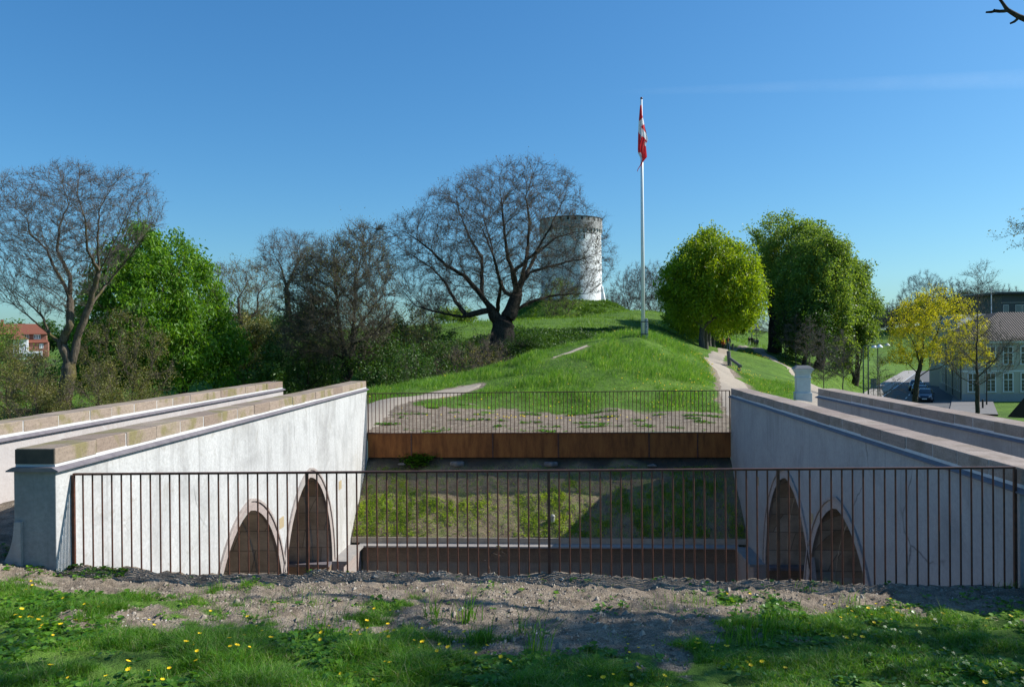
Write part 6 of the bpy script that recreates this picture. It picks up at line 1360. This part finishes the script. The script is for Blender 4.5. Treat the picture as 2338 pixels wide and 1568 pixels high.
# dandelions in drifts, beyond counting
dx_, dy_ = [], []
for px, D, n, sx2, sy2 in [(1590,46,90,1.6,1.2),(1608,42,60,0.9,1.2),(1618,40,60,0.6,1.6),(1560,36,30,2.0,2.0),(1640,36,40,0.8,1.4),(1690,45,60,0.9,1.4),(1720,42,30,1.4,1.6),(1340,105,260,9,4),(1300,34,16,5,3),(950,28.5,10,2,1),(1560,29.5,40,2.2,1.2),(1630,29,50,1.0,1.2),(1790,92,120,3,8),(1830,80,120,2.5,6),(1866,44,60,0.7,3),(1200,27.6,14,4,0.6),(1250,24.5,30,1.6,0.5),(1130,24.8,12,0.8,0.4),(870,26,10,0.6,0.8),(1680,98,60,2,4)]:
    a, b = xy(px, D); dx_.append(R.normal(size=n)*sx2+a); dy_.append(R.normal(size=n)*sy2+b)
x = np.concatenate(dx_); y = np.concatenate(dy_); k = path_dist(x, y) > 0.05; x, y = x[k], y[k]; z = gz(x, y); n = len(x); d_ = -x*st+y*ct
r = R.uniform(0.022, 0.035, n)*np.where(d_ > 60, 1.7, 1.1); hh = R.uniform(0.12, 0.26, n)*np.where(y < 29, 0.45, 1)
a = np.arange(6)*math.pi/3; ring = np.stack([np.cos(a), np.sin(a), np.zeros(6)], 1); V = np.concatenate([(np.stack([x,y,z+hh],1)[:,None]+ring[None]*r[:,None,None]), (np.stack([x,y,z+hh+r*0.8],1))[:,None], (np.stack([x,y,z+hh-r*0.5],1))[:,None]], 1).reshape(-1,3); o = (np.arange(n)*8)[:,None,None]
f = np.array([(i_, (i_+1)%6, 6) for i_ in range(6)]+[((i_+1)%6, i_, 7) for i_ in range(6)])
tag(np_mesh('dandelions', V, [(f[None]+o).reshape(-1,3)], M['petal']), 'drifts of yellow dandelions in the grass of the mound and banks', 'flowers', kind='stuff')
# plants on the court slope
n = 200000; x = R.uniform(XL+0.05, XR-0.05, n); v = R.uniform(0.02, 0.78, n); c_ = fbm(x*1.3, v*3.2, 4, 71); c2_ = fbm(x*7, v*14, 3, 72); k = R.uniform(0,1,n) < (0.06+0.94*sstep(0.38, 0.60, c_+0.22*(0.45-v)))*(0.25+0.75*sstep(0.35, 0.65, c2_))*0.85; x, v = x[k], v[k]; y, z = slope_z(x, v)
V, q, t = blades(np.stack([x, y, z-0.01], 1), R.uniform(0.02, 0.065, len(x)), R.uniform(0.007, 0.016, len(x)), 0.8, (0.1, -0.3)); tag(np_mesh('ground_cover', V, [q, t], M['cover']), 'yellow-green creeping plants on the earth slope in the court', 'ground cover', kind='stuff')
n = 420; x = R.normal(size=n)*0.20-3.72; v = np.clip(R.normal(size=n)*0.04+0.84, 0.74, 0.97); y, z = slope_z(x, v); V, q1, q2 = rosettes(x, y-0.05, R.uniform(0.05, 0.10, n), 5, z+R.uniform(0,0.16,n)); tag(np_mesh('ground_cover', V, [q1, q2], M['weed']), 'green weeds hanging below the left part of the steel plate', 'ground cover', kind='stuff')
# pale stones in the earth below the plate
rk = simple('pale_stone', (0.22,0.215,0.21), (0.12,0.115,0.11), 0.9, 8, 0, 0.5, 0.02)
for px, s_, lab in ((1035,0.20,'pale stone in the shaded earth below the plate, left of the middle'),(1255,0.19,'pale stone in the shaded earth below the plate, at the middle'),(1490,0.12,'small pale stone below the plate, right of the middle'),(905,0.10,'little grey stone below the plate near the left wall')):
    a, _ = xy(px, 20.4); y_, z_ = slope_z(np.array([a]), np.array([0.81])); mb = MB(); bmesh.ops.create_icosphere(mb.bm, subdivisions=3, radius=1)
    for v_ in mb.bm.verts: v_.co = v_.co*(1+0.25*math.sin(v_.co.x*5+px)*math.cos(v_.co.y*4)); v_.co.x *= s_*1.0; v_.co.y *= s_*0.5; v_.co.z *= s_*0.36
    o = mb.build('stone', rk, smooth=True); o.location = (a, y_[0]-0.02, z_[0]+0.02); tag(o, lab, 'stone')
# small white pipe cap on the slope
a, _ = xy(1259, 19.6); y_, z_ = slope_z(np.array([a]), np.array([0.17])); mb = MB(); mb.lathe([(0.065,-0.1),(0.065,0.12),(0.075,0.13),(0.075,0.17),(0.045,0.21),(0.01,0.22)], n=16)
o = mb.build('vent_pipe', simple('grey_plastic', (0.36,0.36,0.33), (0.27,0.27,0.25), 0.5), smooth=False); o.scale = (0.75, 0.75, 0.75); o.location = (a, y_[0], z_[0]); tag(o, 'short grey vent pipe with a cap low on the court slope', 'pipe')
# withered stem in front of the low wall
mb = MB(); pt = lambda px, py: Vector(at(px, py, 8.5)); mb.tube([pt(1122,1325), pt(1118,1300), pt(1113,1280), pt(1122,1262), pt(1136,1252)], [0.006,0.005,0.005,0.004,0.003], 6); mb.tube([pt(1122,1262), pt(1140,1268), pt(1150,1270), pt(1152,1264), pt(1145,1258)], [0.004,0.004,0.004,0.003,0.002], 6); mb.tube([pt(1114,1282), pt(1104,1278)], [0.004,0.002], 5)
o0 = empty('dry_stem', tuple(pt(1122,1330)), 0, 'withered little branch sticking up behind the bars in the middle of the near railing', 'twig'); mb.build('stem', M['twig'], o0, xf=Matrix.Translation(-pt(1122,1330)))
c = np.array([pt(1137+dx2, 1250+dy2) for dx2, dy2 in ((0,0),(1,-3),(-1,-2))]); lv, lt = leaves(np.repeat(c, 3, 0)-np.array(pt(1122,1330)), 0.03, 0.0); np_mesh('leaf', lv, [lt], M['leaf_olive'], o0)
# ------------------------------------------------------------------ overgrown bank left of and below the oak
R = np.random.default_rng(33)
for a_ in [('shrub','tangled dark shrub halfway between budding tree and oak, low on the bank',1010,54,775,120,'leaf_dark',9000,2.0,0.12),('shrub','low dark bramble right of the oak trunk foot',1190,60,782,70,'leaf_dark',4000,1.4,0.10),
           ('shrub','dark shrub on the bank behind the budding tree, near the ridge line',885,66,742,120,'leaf_dark',8000,2.4,0.14),('shrub','olive twiggy shrub on the upper bank left of the oak',955,58,752,110,'leaf_olive',5000,2.0,0.10)]:
    shrub(*a_[:10], tw=4, spread=0.2, nattr=600)
n = 260000; px = R.uniform(560, 1450, n); D = R.uniform(41, 71.5, n); c = (px-1169)/F*D; x = c*ct-D*st; y = c*st+D*ct; k = (fbm(x*0.5, y*0.5, 4, 8) > np.where(px > 1150, 0.30, 0.40)) & ((D < 66.5)|(px < 1000)|((px > 1150)&(D < 70.8)&(D > 56))) & (path_dist(x, y) > 3.0) & (np.array(D) > 42+np.clip((px-1000)/40, 0, 7)); x, y = x[k], y[k]
hh_ = np.where(px[k] > 1200, 0.35, 0.75); z = gz(x, y)+R.uniform(0, 1, len(x))**2*(0.12+hh_*fbm(x*0.8, y*0.8, 3, 4)); lv, lt = leaves(np.stack([x, y, z], 1), 0.16, -0.1, 0.55); tag(np_mesh('undergrowth', lv, [lt], M['leaf_dark']), 'dark leafy undergrowth covering the bank below the oak', 'undergrowth', kind='stuff')
# faint contrail, high up
m_, nn, l_, b_ = new_mat('contrail'); tr_ = nn.new('ShaderNodeBsdfTranslucent'); tr_.inputs['Color'].default_value = (0.95, 0.95, 0.95, 1); tp_ = nn.new('ShaderNodeBsdfTransparent'); ms_ = nn.new('ShaderNodeMixShader')
at_ = nn.new('ShaderNodeAttribute'); at_.attribute_name = 'dens'; nz = noise(nn, l_, 0.004, 5, 0.6, coords(nn, l_)); mu = nn.new('ShaderNodeMath'); mu.operation = 'MULTIPLY'; l_.new(at_.outputs['Fac'], mu.inputs[0]); l_.new(nz, mu.inputs[1])
l_.new(mu.outputs[0], ms_.inputs[0]); l_.new(tp_.outputs[0], ms_.inputs[1]); l_.new(tr_.outputs[0], ms_.inputs[2]); l_.new(ms_.outputs[0], nn['Material Output'].inputs['Surface'])
V, A = [], []; cs = np.linspace(0, 1, 60)
for t in cs:
    px = 1380+t*1150; py = 213-38*t; D = 5200-1500*t
    for q in range(9): u = q/8*2-1; V.append(at(px, py+u*(7+22*t), D)); A.append(max(0, 1-u*u)*0.085*(0.25+0.75*t)*min(1, t*8))
i, c = np.meshgrid(np.arange(59), np.arange(8), indexing='ij'); i = i.ravel(); c = c.ravel()
o = np_mesh('contrail', np.array(V), [np.stack([i*9+c, i*9+c+1, (i+1)*9+c+1, (i+1)*9+c], 1)], m_, attrs={'dens': A}); o.visible_shadow = True
tag(o, 'faint white streak of a contrail across the upper right sky', 'cloud', kind='stuff')
# tree standing outside the right edge, its twig tips reaching in
ob = onground(2620, 48)
make_tree('bare_tree', 'tree whose budding twig tips reach in at the right edge above the roofs', 'tree', ob, 48,
    [(2283,545),(2298,515),(2345,492),(2420,430),(2600,300),(2800,380),(2850,640),(2700,800),(2450,700),(2380,600),(2335,578),(2300,568)], 3.0, 0.3,
    [[(2620,700,0),(2500,600,0),(2400,540,0),(2345,530,0),(2290,542,0)],[(2400,540,0),(2350,510,0),(2310,512,0)],[(2400,540,0),(2340,556,0),(2305,566,0)]], nattr=1300, step=0.3, infl=2.2, kill=0.5, r0=0.008, twig_n=3, twig_L=0.45, twig_r=0.008,
    trunk_top=[(2625,850,0),(2620,700,0)], budn=9000, budsize=0.10, budm='leaf_olive', shell=0.1)
